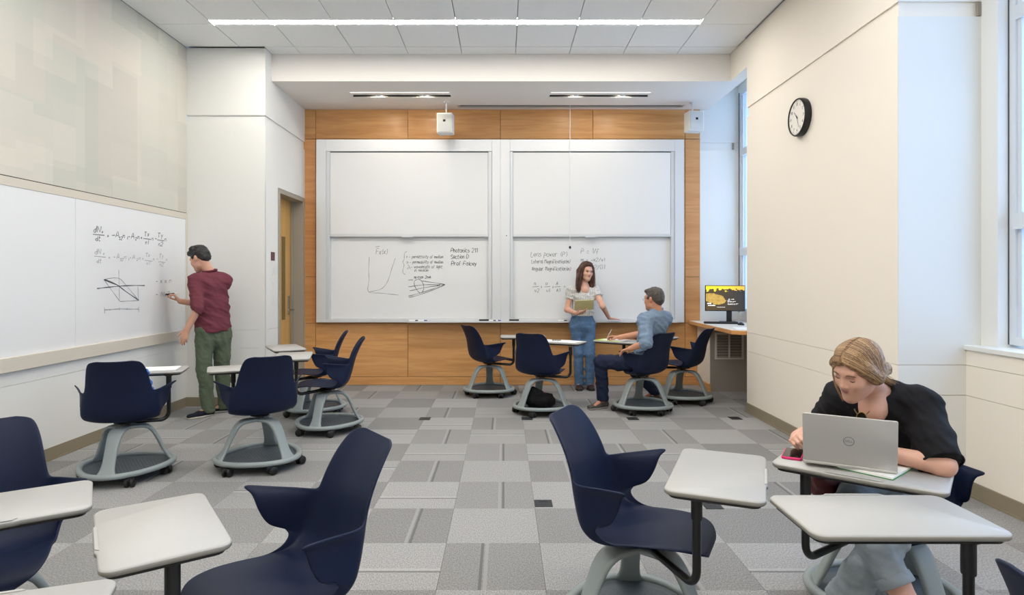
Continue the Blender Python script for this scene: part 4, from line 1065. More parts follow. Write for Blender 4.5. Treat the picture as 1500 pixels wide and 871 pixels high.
def head_prims(hd, female=False, ears=True, beard=False):
    j = .9 if female else 1.0; K = hd.k; P = []
    P += [hd.e(0,-.018,.036,(.074,.094,.088)), hd.e(0,.030,-.022,(.060*j+.003,.062,.088),.025), hd.e(0,.048,-.070,(.040*j,.040,.040),.03)]
    P += [C(hd(-.040*j,.008,-.066), hd(0,.066,-.093), .024*K, .020*K, .025), C(hd(.040*j,.008,-.066), hd(0,.066,-.093), .024*K, .020*K, .025)]
    P += [hd.e(0,.074,-.094,(.018*j,.014,.014),.02)]
    P += [hd.e(sx*.038,.060,-.022,(.024,.024,.026),.022) for sx in (-1,1)]
    P += [C(hd(-.034,.076,.030), hd(.034,.076,.030), .014*K, .014*K, .016)]
    P += [C(hd(0,.086,.014), hd(0,.104,-.024), .0065*K, .0105*K, .009), hd.e(-.011,.094,-.030,(.009,.010,.0075),.006), hd.e(.011,.094,-.030,(.009,.010,.0075),.006)]
    P += [hd.e(0,.083,-.050,(.022,.012,.010),.012)]
    P += [hd.e(sx*.031,.072,.006,(.0155,.013,.012),.006) for sx in (-1,1)]
    if ears:
        for sx in (-1,1):
            P += [C(hd(sx*.073,-.008,-.022), hd(sx*.080,-.016,.012), .009*K, .012*K, .008), hd.e(sx*.080,-.018,.004,(.006,.018,.028),.006)]
    S = [hd.e(sx*.031,.096,.006,(.019,.014,.010),.012) for sx in (-1,1)]
    return P, S
def lips(hd, m, par, k=1.0):
    P = [hd.e(0,.0935,-.0475,(.019,.0055,.0038),.004), hd.e(-.008,.0935,-.0465,(.009,.0055,.0035),.004), hd.e(.008,.0935,-.0465,(.009,.0055,.0035),.004), hd.e(0,.0925,-.0560,(.017,.0065,.0050),.003)]
    return sdf_obj('lips', P, m, par, .0022)
def hand_prims(w, d, n, side, curl=(.3,.3,.35,.4), spread=.0, s=1.0, thumb=(.62,.66,.30)):
    """w wrist, d toward the fingers, n the way the palm faces, side toward the thumb"""
    w = np.asarray(w, np.float32); d = nrm_(d); n = np.asarray(n, np.float32); n = nrm_(n-d*float(d@n)); side = np.asarray(side, np.float32); side = nrm_(side-d*float(d@side)-n*float(n@side))
    P = []; L = (.070,.078,.073,.056); off_ = (.028,.0095,-.0095,-.027); kn = (.088,.092,.088,.079)
    for i in range(4):
        k0 = w+(d*kn[i]+side*off_[i])*s; P.append(C(w+side*off_[i]*.55*s, k0, .0135*s, .0108*s, .012))
        a = 0.0; p = k0; di = nrm_(d+side*spread*(1.5-i))
        for q, fr in enumerate((.45, .31, .24)):
            a += curl[i]*(.8 if q == 0 else 1.0); v = di*math.cos(a)+n*math.sin(a); p2 = p+v*L[i]*fr*s*1.05
            P.append(C(p, p2, (.0092,.0084,.0076)[q]*s, (.0085,.0077,.0062)[q]*s, .0035)); p = p2
    b0 = w+(d*.018+side*.018)*s; v = nrm_(d*thumb[0]+side*thumb[1]+n*thumb[2]); b1 = b0+v*.042*s; v2 = nrm_(v+d*.35+n*.1); b2 = b1+v2*.032*s; b3 = b2+nrm_(v2+d*.25)*.024*s
    P += [C(b0, b1, .0145*s, .0110*s, .012), C(b1, b2, .0100*s, .0092*s, .004), C(b2, b3, .0090*s, .0070*s, .003)]
    return P
def lerp(a, b, t): return np.asarray(a, np.float32)*(1-t)+np.asarray(b, np.float32)*t
def shoe(par, heel, toe, m_up, m_sole, hgt=.075, wd=.043, name='shoe'):
    heel = np.asarray(heel, np.float32); toe = np.asarray(toe, np.float32); d = nrm_(toe-heel); lat = np.cross(d, V(0,0,1)); up = V(0,0,1)
    a, b = heel+d*wd*.8, toe-d*wd*.8
    P = [B(a+up*.040, lerp(a,b,.55)+up*.036, lat, (wd*.84,.034), (wd*.98,.032), .02), B(lerp(a,b,.5)+up*.032, b+up*.026, lat, (wd*.98,.030), (wd*.86,.022), .02), C(a+up*.05-d*.005, lerp(a,b,.22)+up*hgt, wd*.78, wd*.72, .03)]
    o = sdf_obj(name, P, m_up, par, .005, cuts=[(heel+up*.012, (0,0,-1)), (heel+up*(hgt+.018), (0,0,1))])
    S = [B(a+up*.009, lerp(a,b,.55)+up*.009, lat, (wd*.9,.02), (wd*1.05,.02), .02), B(lerp(a,b,.5)+up*.009, b+up*.009, lat, (wd*1.05,.02), (wd*.92,.02), .02)]
    s = sdf_obj('sole', S, m_sole, par, .005, cuts=[(heel+up*.001, (0,0,-1)), (heel+up*.018, (0,0,1))])
    s.parent = o
    s.location = (0,0,0)
    return o
def hair_mat(name, c1, c2, scale=90, rough=.45):
    m = bpy.data.materials.new(name); m.use_nodes = True; nt = m.node_tree; n = nt.nodes; l = nt.links; p = n['Principled BSDF']; p.inputs['Roughness'].default_value = rough
    tc = n.new('ShaderNodeTexCoord'); t = n.new('ShaderNodeTexNoise'); t.inputs['Scale'].default_value = scale; t.inputs['Detail'].default_value = 5
    l.new(tc.outputs['Object'], t.inputs['Vector']); r = n.new('ShaderNodeValToRGB'); r.color_ramp.elements[0].position = .35; r.color_ramp.elements[1].position = .68
    r.color_ramp.elements[0].color = c1; r.color_ramp.elements[1].color = c2; l.new(t.outputs['Fac'], r.inputs['Fac']); l.new(r.outputs['Color'], p.inputs['Base Color'])
    b = n.new('ShaderNodeBump'); b.inputs['Strength'].default_value = .7; b.inputs['Distance'].default_value = .01; l.new(t.outputs['Fac'], b.inputs['Height']); l.new(b.outputs['Normal'], p.inputs['Normal'])
    return m
def skin_mat(name, c):
    m = mat(name, c, .5, noise=(25,.06)); p = m.node_tree.nodes['Principled BSDF']
    p.inputs['Subsurface Weight'].default_value = .12; p.inputs['Subsurface Radius'].default_value = (.012,.005,.003); return m
SK1 = skin_mat('skin_fair', lin(206,156,132)); SK2 = skin_mat('skin_tan', lin(200,142,112)); SK3 = skin_mat('skin_light', lin(214,166,144)); LIP = mat('lip_colour', lin(172,98,92), .45)
def cloth(name, c, scale=60, amt=.12, rough=.85): return mat(name, c, rough, noise=(scale, amt), bump=(500,.15), spec=.25)
DENIM = cloth('blue_denim', lin(84,112,144), 30, .14); DENIM_D = cloth('dark_denim', lin(32,40,62), 30, .2); DENIM_L = cloth('washed_denim', lin(150,160,166), 18, .16)
def strands(par, paths, r, m, name='hair_strands'):
    mb = MB(); o = Vector(parent_loc(par))
    for P in paths:
        n = len(P); mb.tube([Vector(tuple(p))-o for p in P], [r*(1-.7*i/(n-1)) for i in range(n)], 5)
    ob = mb.build(name, m, par, smooth=True); ob['kind'] = 'stuff'; return ob
def parent_loc(p): return p.location if p is not None else (0,0,0)

# ---- man writing at the left board
def man_standing():
    t = thing('person', 'man in maroon sweater and green trousers writing on the left wall board', 'person', (-3.03, 6.42, 0))
    hd = Head((-3.150, 6.36, 1.625), (-.86, .22, -.40), (-.28, .05, 1), 1.0)
    neck = V(-3.055, 6.385, 1.475); SL = V(-3.150, 6.27, 1.405); SR = V(-2.955, 6.49, 1.405); lat = nrm_(SL-SR)
    EL = V(-3.075, 6.17, 1.125); WL = V(-3.165, 6.13, .915); ER = V(-3.185, 6.58, 1.14); WR = V(-3.405, 6.455, 1.185)
    pel = V(-3.03, 6.40, .90); HL = V(-3.085, 6.335, .88); HR = V(-2.965, 6.465, .88)
    KL = V(-3.095, 6.335, .49); KR = V(-2.985, 6.50, .49); AL = V(-3.065, 6.37, .09); AR = V(-2.985, 6.56, .09)
    P, S = head_prims(hd)
    P += [C(hd(0,-.034,-.045), neck-V(0,0,.01), .048, .054, .022), B(pel, neck-V(0,0,.08), lat, (.10,.06), (.10,.06)), C(lerp(pel,neck,.7), neck-V(0,0,.03), .07, .07), C(SL, EL, .048, .042), C(EL, WL, .042, .028, .02), C(SR, ER, .048, .042), C(ER, WR, .042, .028, .02)]
    P += [C(HL, KL, .075, .055), C(HR, KR, .075, .055), C(KL, AL, .05, .036), C(KR, AR, .05, .036), C(AL, AL+V(-.08,-.09,-.055), .024, .018), C(AR, AR+V(-.10,-.04,-.055), .024, .018)]
    P += hand_prims(WL, (-.25,-.12,-1), (-.1,.95,0), (-1,.1,.2), (.26,.28,.30,.34), .0)
    P += hand_prims(WR, (-.62,-.12,.75), (-.1,-.25,-1), (-.6,.0,.5), (.75,.85,.95,1.0), 0, 1.0, (.75,.3,.55))
    sdf_obj('body', P, SK1, t, .0055, S)
    mar = cloth('maroon_knit', lin(108,54,64), 170, .16)
    sw = [B(pel+V(0,0,.02), lerp(pel, neck, .45), lat, (.180,.135), (.168,.118), .03), B(lerp(pel, neck, .40), lerp(pel, neck, .80), lat, (.162,.112), (.185,.122), .04), C(SL, SR, .066, .066, .05), C(neck-V(0,0,.045), lerp(neck, SL, .8), .066, .055, .05), C(neck-V(0,0,.045), lerp(neck, SR, .8), .066, .055, .05),
          C(SL, EL, .070, .058, .03), C(lerp(SL,EL,.8), lerp(EL, WL, .16), .060, .052, .02, [(lerp(EL, WL, .14), WL-EL)]), C(SR, ER, .070, .058, .03), C(lerp(SR,ER,.8), lerp(ER, WR, .16), .060, .052, .02, [(lerp(ER, WR, .14), WR-ER)])]
    sw[0] = B(pel+V(0,0,.02), lerp(pel, neck, .45), lat, (.180,.135), (.168,.118), .03, [(pel+V(0,0,-.025), (0,0,-1))])
    sdf_obj('sweater', sw, mar, t, .007, disp=folds(.0052, 30, 3, (.3,.3,1)))
    Rn = Head(neck+V(-.004,.0,.03), (-.5,.3,.0), (-.45,.05,1))
    bandm = cloth('maroon_rib', lin(98,40,52), 150, .2)
    ring = [Vector(tuple(Rn(.066*math.cos(a), .066*math.sin(a)*.98, 0)))-t.location for a in np.linspace(0, 2*math.pi, 28, endpoint=False)]
    MB().tube(ring, .011, 8, closed=True).build('collar', bandm, t, smooth=True)
    gr_ = cloth('olive_twill', lin(90,101,82), 60, .06)
    tr_ = [B(pel+V(0,0,-.10), pel+V(0,0,.06), lat, (.150,.105), (.150,.10), .04), C(HL, KL, .090, .074, .04), C(KL, AL+V(0,0,-.02), .074, .062, .02), C(HR, KR, .090, .074, .04), C(KR, AR+V(0,0,-.02), .074, .062, .02)]
    sdf_obj('trousers', tr_, gr_, t, .007, cuts=[((0,0,.035), (0,0,-1))], disp=folds(.0050, 34, 5, (.3,.3,.2)))
    ns = cloth('navy_canvas', lin(24,26,38), 80, .1); so = mat('pale_sole', lin(190,184,172), .7)
    shoe(t, (-3.03,6.42,0), (-3.215,6.20,0), ns, so); shoe(t, (-2.955,6.60,0), (-3.20,6.50,0), ns, so)
    hm = hair_mat('black_hair', lin(14,13,14), lin(36,33,34), 120)
    hp = [hd.e(0,-.026,.050,(.081,.097,.090),.02), hd.e(0,.045,.098,(.060,.048,.028),.03), hd.e(0,-.075,.0,(.066,.040,.062),.03), hd.e(0,.075,.085,(.045,.026,.020),.02), C(hd(-.05,.0,.12), hd(.05,.01,.12), .028, .028, .03)]
    hp += [C(hd(sx*.072,.030,.030), hd(sx*.075,.018,-.004), .010, .006, .01) for sx in (-1,1)]
    subs = [hd.e(0,.115,.0,(.09,.062,.075),.015), hd.e(.09,.0,-.03,(.04,.05,.045),.012), hd.e(-.09,.0,-.03,(.04,.05,.045),.012), hd.e(0,-.04,-.115,(.1,.1,.05),.01)]
    sdf_obj('hair', hp, hm, t, .0055, subs, disp=folds(.0025, 95, 8))
    bd = [C(hd(-.036,.02,-.075), hd(0,.072,-.100), .022, .020, .02), C(hd(.036,.02,-.075), hd(0,.072,-.100), .022, .020, .02), hd.e(0,.086,-.062,(.020,.010,.005),.006)]
    sdf_obj('beard', bd, hair_mat('stubble', lin(74,54,46), lin(120,88,74), 200, .8), t, .005)
    m_ = thing('marker_pen', 'black marker in the right hand of the standing man', 'marker', (-3.475, 6.43, 1.262), 0, 'held marker')
    a, b = V(-3.535, 6.40, 1.255), V(-3.43, 6.47, 1.272); o = np.array(m_.location)
    MB().tube([Vector(a-o), Vector(lerp(a,b,.1)-o), Vector(lerp(a,b,.12)-o), Vector(lerp(a,b,.7)-o)], [.003,.005,.0085,.0085], 10).build('barrel', M['black'], m_)
    MB().tube([Vector(lerp(a,b,.7)-o), Vector(b-o)], .0085, 10).build('barrel_end', M['paper'], m_)
man_standing()

# ---- woman leaning on the marker tray
def woman_standing():
    t = thing('person', 'woman with long brown hair and striped blouse leaning at the whiteboard with a notebook', 'person', (1.05, 7.92, 0))
    hd = Head((1.056, 7.90, 1.515), (.34, -.92, -.12), (.06, .05, 1), .98)
    neck = V(1.032, 7.95, 1.345); SR = V(.868, 7.945, 1.272); SL = V(1.175, 7.955, 1.272); lat = nrm_(SR-SL)
    ER = V(.812, 7.93, 1.025); WR = V(.915, 7.735, .985); EL = V(1.250, 7.79, 1.075); WL = V(1.36, 7.975, .915)
    pel = V(1.015, 7.965, .87); HR = V(.938, 7.965, .84); HL = V(1.095, 7.965, .84); KR = V(.955, 7.90, .46); KL = V(1.100, 7.88, .46); AR = V(.970, 7.94, .09); AL = V(1.105, 7.94, .09)
    P, S = head_prims(hd, True)
    P += [C(hd(0,-.03,-.05), neck-V(0,0,.01), .043, .048, .03), C(neck-V(0,.02,.04), neck-V(.0,.03,.07), .07, .08, .04), B(pel, neck-V(0,0,.10), lat, (.125,.08), (.13,.075)), C(SL, EL, .042, .036), C(EL, WL, .037, .024, .02), C(SR, ER, .042, .036), C(ER, WR, .037, .024, .02)]
    P += [C(HL, KL, .075, .052), C(HR, KR, .075, .052), C(KL, AL, .048, .033), C(KR, AR, .048, .033), C(AL, AL+V(.0,-.09,-.055), .024, .018), C(AR, AR+V(-.02,-.09,-.055), .024, .018)]
    P += hand_prims(WR, (.85,-.30,.22), (.1,.5,.85), (.0,-.55,.8), (.35,.4,.45,.5), 0, .93, (.5,.5,.5))
    P += hand_prims(WL, (.75,.25,-.10), (.05,.1,-1), (-.1,-.8,-.1), (.05,.05,.05,.08), .1, .93, (.75,.55,-.05))
    sdf_obj('body', P, SK3, t, .0055, S)
    lips(hd, LIP, t)
    lash = mat('lash', lin(50,34,28), .6)
    for sx in (-1, 1):
        q = [Vector(tuple(hd(sx*.031+dx, .0855-abs(dx)*.18, .008+dz)))-t.location for dx, dz in ((-.013,-.001),(-.006,.003),(.002,.004),(.009,.002),(.014,-.002))]
        MB().tube(q, .0022, 5).build('eyelash', lash, t); 
        q = [Vector(tuple(hd(sx*.031+dx, .089-abs(dx)*.2, .026+dz)))-t.location for dx, dz in ((-.016,0),(-.006,.003),(.006,.003),(.017,-.002))]
        MB().tube(q, .0026, 5).build('eyebrow', lash, t)
        MB().lathe([(.0005,.0),(.0052,.0),(.0045,.002),(.0005,.0026)], 10, hd.m4() @ Matrix.Translation(Vector((sx*.031,.0845,.003))*hd.k) @ Matrix.Rotation(-math.pi/2,4,'X')).build('iris', lash, None)
        o = bpy.context.scene.collection.objects[-1]; o.parent = t; o.location = -t.location
    sdf_obj('teeth', [hd.e(0,.0925,-.0515,(.011,.005,.0022),.002)], M['paper'], t, .0016)
    # striped blouse
    bl_ = bpy.data.materials.new('striped_blouse'); bl_.use_nodes = True; nt = bl_.node_tree; n = nt.nodes; l = nt.links; p = n['Principled BSDF']; p.inputs['Roughness'].default_value = .85
    tc = n.new('ShaderNodeTexCoord'); wv = n.new('ShaderNodeTexWave'); wv.inputs['Scale'].default_value = 21; wv.inputs['Distortion'].default_value = 3.5; wv.inputs['Detail'].default_value = 2; wv.inputs['Detail Scale'].default_value = 3
    l.new(tc.outputs['Object'], wv.inputs['Vector']); r = n.new('ShaderNodeValToRGB'); r.color_ramp.elements[0].color = lin(140,142,148); r.color_ramp.elements[1].color = lin(218,216,211); r.color_ramp.elements[0].position = .05; r.color_ramp.elements[1].position = .45
    l.new(wv.outputs['Fac'], r.inputs['Fac']); l.new(r.outputs['Color'], p.inputs['Base Color'])
    sh = [B(pel+V(0,0,.03), lerp(pel, neck, .40), lat, (.155,.112), (.128,.098), .03, [(pel+V(0,0,.075), (0,0,-1))]), B(lerp(pel, neck, .35), lerp(pel, neck, .74), lat, (.130,.10), (.150,.105), .04), C(SL, SR, .060, .060, .05), C(lerp(pel,neck,.66)+V(-.06,-.055,0), lerp(pel,neck,.62)+V(.06,-.055,0), .062, .062, .04),
          C(SL, lerp(SL,EL,.45), .066, .060, .03, [(lerp(SL,EL,.42), EL-SL)]), C(SR, lerp(SR,ER,.45), .066, .062, .03, [(lerp(SR,ER,.46), ER-SR)])]
    sdf_obj('blouse', sh, bl_, t, .0065, subs=[E(neck+V(0,-.055,.015), (.085,.075,.062), None, .012)], disp=folds(.0038, 40, 11, (0,0,-.6)))
    js = [B(pel+V(0,0,-.06), pel+V(0,0,.09), lat, (.165,.115), (.132,.10), .04), C(HL, KL, .088, .064, .03), C(KL, AL+V(0,0,-.03), .064, .060, .02), C(HR, KR, .088, .064, .03), C(KR, AR+V(0,0,-.03), .064, .060, .02)]
    sdf_obj('jeans', js, DENIM, t, .0065, cuts=[((0,0,.045), (0,0,-1)), (pel+V(0,0,.115), (0,0,1))], disp=folds(.0028, 38, 15, (0,0,.6)))
    bo = mat('brown_leather', lin(48,32,28), .4)
    shoe(t, (.975,8.0,0), (.955,7.76,0), bo, M['black'], .09); shoe(t, (1.105,8.0,0), (1.115,7.76,0), bo, M['black'], .09)
    hm = hair_mat('brown_hair', lin(60,36,26), lin(98,62,44), 90)
    hp = [hd.e(0,-.028,.042,(.084,.098,.096),.02), hd.e(0,.02,.105,(.058,.055,.024),.03)]
    for sx, ln in ((-1,.26),(1,.25)):
        hp += [C(hd(sx*.072,.022,.06), hd(sx*.088,.016,-.06), .022, .028, .03), C(hd(sx*.088,.010,-.06), hd(sx*.098,.028,-ln+.03), .030, .026, .03), C(hd(sx*.075,-.045,.0), hd(sx*.085,-.02,-ln+.05), .042, .030, .04), C(hd(sx*.098,.028,-ln+.03), hd(sx*.092,.05,-ln-.02), .026, .010, .02)]
    hp += [C(hd(0,-.085,.0), hd(0,-.07,-.18), .055, .045, .04)]
    sdf_obj('hair', hp, hm, t, .0055, [hd.e(.004,.112,-.012,(.060,.078,.100),.012)], disp=folds(.0025, 70, 21, (0,0,-1.05)))
    r2 = random.Random(9); paths = []
    for i in range(150):
        sx = r2.choice((-1,1)); u = r2.uniform(-.055,.035); o = r2.uniform(-.010,.018)
        paths.append(cr([hd(sx*.012,.045+u*.7,.132), hd(sx*(.074+o*.3),.012+u,.07), hd(sx*(.098+o),.014+u,-.05), hd(sx*(.106+o*1.4),.030+u*.8,-.16), hd(sx*(.098+o*1.6),.05+u*.6,-.25-.04*r2.random())], 4))
    strands(t, paths[::2], .0024, mat('brown_strand_dark', lin(58,36,26), .45)); strands(t, paths[1::2], .0024, mat('brown_strand_light', lin(106,70,50), .45))
    nb_ = thing('notebook', 'olive green notebook held by the standing woman', 'notebook', (.998, 7.67, 1.095))
    mx = Matrix.Rotation(math.radians(-3), 4, 'Y') @ Matrix.Rotation(math.radians(-48), 4, 'X')
    MB().rbox(-.118, .118, -.085, .085, -.004, 0, .0015, mx, 1).build('cover', mat('olive_cover', lin(212,204,146), .6), nb_); MB().rbox(-.113, .113, -.081, .081, 0, .007, .001, mx, 1).build('pages', mat('cream_pages', lin(232,228,180), .8), nb_)
woman_standing()

# ---- man seated at the back
def man_seated():
    t = thing('person', 'grey haired man in blue shirt seated with his back to the room', 'person', (1.52, 6.55, 0))
    f = V(-math.sin(math.radians(36)), math.cos(math.radians(36)), 0); left = V(-f[1], f[0], 0)
    hd = Head((1.582, 6.40, 1.205), (-.68, .72, -.06), (-.05,.03,1), .98)
    pel = V(1.53, 6.535, .545); neck = V(1.622, 6.385, 1.068); SL = V(1.470, 6.285, .995); SR = V(1.735, 6.535, .995); lat = nrm_(SL-SR)
    EL = V(1.425, 6.175, .775); WL = V(1.300, 6.285, .712); ER = V(1.56, 6.80, .82); WR = V(1.295, 6.885, .765)
    HL = V(1.455, 6.48, .535); HR = V(1.61, 6.60, .535); KL = V(1.045, 6.64, .525); KR = V(1.36, 7.00, .50); AL = V(1.085, 6.74, .10); AR = V(1.73, 7.06, .13)
    for q in (pel, neck, SL, SR, hd.c, HL, HR): q += f*.035
    P, S = head_prims(hd)
    P += [C(hd(0,-.03,-.05), neck-V(0,0,.01), .052, .058, .03), B(pel, neck-V(0,0,.10), lat, (.10,.06), (.10,.06)), C(lerp(pel,neck,.7), neck-V(0,0,.03), .07, .07), C(SL, EL, .045, .04), C(EL, WL, .042, .028, .02), C(SR, ER, .045, .04), C(ER, WR, .042, .028, .02)]
    P += [C(HL, KL, .07, .052), C(HR, KR, .07, .052), C(KL, AL, .05, .036), C(KR, AR, .05, .036), C(AL, AL+V(-.10,-.05,-.06), .024, .018), C(AR, AR+V(-.10,.06,-.08), .024, .018)]
    P += hand_prims(WL, (-.72,.55,-.30), (.0,-.1,-1), (.4,.7,.2), (.35,.4,.45,.5), .03, 1.0)
    P += hand_prims(WR, (-.85,.35,.10), (-.1,-.1,-1), (-.2,-.7,.3), (.65,.75,.85,.9), 0, 1.0, (.75,.3,.5))
    sdf_obj('body', P, SK2, t, .006, S)
    bs = cloth('blue_chambray', lin(120,140,162), 60, .12)
    sh = [B(pel+V(0,0,.02), lerp(pel, neck, .5), lat, (.165,.12), (.165,.118), .03), B(lerp(pel, neck, .45), lerp(pel, neck, .80), lat, (.165,.118), (.175,.118), .04), C(SL, SR, .076, .076, .05), C(neck-V(0,0,.04), lerp(neck, SL, .75), .070, .06, .04), C(neck-V(0,0,.04), lerp(neck, SR, .75), .070, .06, .04),
          C(SL, EL, .078, .066, .03), C(lerp(SL,EL,.85), lerp(EL, WL, .18), .066, .056, .02, [(lerp(EL, WL, .20), WL-EL)]), C(SR, ER, .075, .062, .03), C(lerp(SR,ER,.85), lerp(ER, WR, .18), .062, .055, .02, [(lerp(ER, WR, .20), WR-ER)])]
    sdf_obj('shirt', sh, bs, t, .007, disp=folds(.0050, 40, 31, (.2,.2,.5)))
    for a, b in ((EL, WL), (ER, WR)):
        c = lerp(a, b, .18); q = Head(c, b-a, (0,0,1)); rg = [Vector(tuple(q(.056*math.cos(u), 0, .056*math.sin(u))))-t.location for u in np.linspace(0, 2*math.pi, 24, endpoint=False)]
        MB().tube(rg, .012, 8, closed=True).build('rolled_cuff', bs, t, smooth=True)
    q = Head(neck+V(-.012,.02,.035), f, (-.25,.18,1)); rg = [Vector(tuple(q(.063*math.cos(u), .063*math.sin(u), 0)))-t.location for u in np.linspace(0, 2*math.pi, 24, endpoint=False)]
    MB().tube(rg, .016, 8, closed=True).build('collar', bs, t, smooth=True)
    js = [B(pel+V(0,0,-.01), pel+V(0,0,.06), lat, (.165,.12), (.16,.115), .04), C(HL, KL, .092, .074, .04), C(KL, AL+V(0,0,-.01), .072, .062, .02), C(HR, KR, .090, .074, .04), C(KR, AR, .072, .060, .02)]
    sdf_obj('jeans', js, DENIM_D, t, .007, cuts=[((0,0,.442), (0,0,-1))] if False else [((0,0,.085), (0,0,-1))], disp=folds(.0038, 45, 33, (.2,0,.3)))
    gs = cloth('grey_suede', lin(84,80,78), 90, .15); bs2 = cloth('brown_suede', lin(92,74,62), 90, .15)
    shoe(t, (1.145,6.80,0), (.90,6.665,0), gs, mat('grey_sole', lin(150,146,140), .7)); shoe(t, (1.83,7.02,0), (1.57,7.16,0), bs2, M['black'], .09)
    hm = hair_mat('grey_brown_hair', lin(46,39,35), lin(96,88,82), 160)
    hp = [hd.e(0,-.028,.046,(.081,.098,.090),.02), hd.e(0,.055,.092,(.055,.040,.026),.03), hd.e(0,-.078,-.005,(.064,.040,.062),.03)]
    hp += [C(hd(sx*.073,.025,.030), hd(sx*.075,.016,-.012), .010, .007, .01) for sx in (-1,1)]
    subs = [hd.e(0,.120,.0,(.09,.066,.080),.015), hd.e(.09,.0,-.035,(.04,.05,.045),.012), hd.e(-.09,.0,-.035,(.04,.05,.045),.012), hd.e(0,-.04,-.12,(.1,.1,.05),.01)]
    sdf_obj('hair', hp, hm, t, .0055, subs, disp=folds(.0018, 110, 41))
    gl = [Vector(tuple(hd(-.078,.0,.015)))-t.location, Vector(tuple(hd(-.076,.06,.014)))-t.location, Vector(tuple(hd(-.06,.092,.010)))-t.location, Vector(tuple(hd(-.045,.098,-.006)))-t.location, Vector(tuple(hd(-.02,.103,-.004)))-t.location]
    MB().tube(gl, .0018, 6).build('eyeglasses', M['blackmetal'], t)
    pe = thing('pen', 'silver pen in the right hand of the seated man', 'pen', (1.185, 6.92, .79))
    MB().tube([(-.03,.0,-.045),(-.026,.0,-.035),(.03,.02,.06)], [.001,.004,.004], 8).build('pen_barrel', M['chrome'], pe)
man_seated()

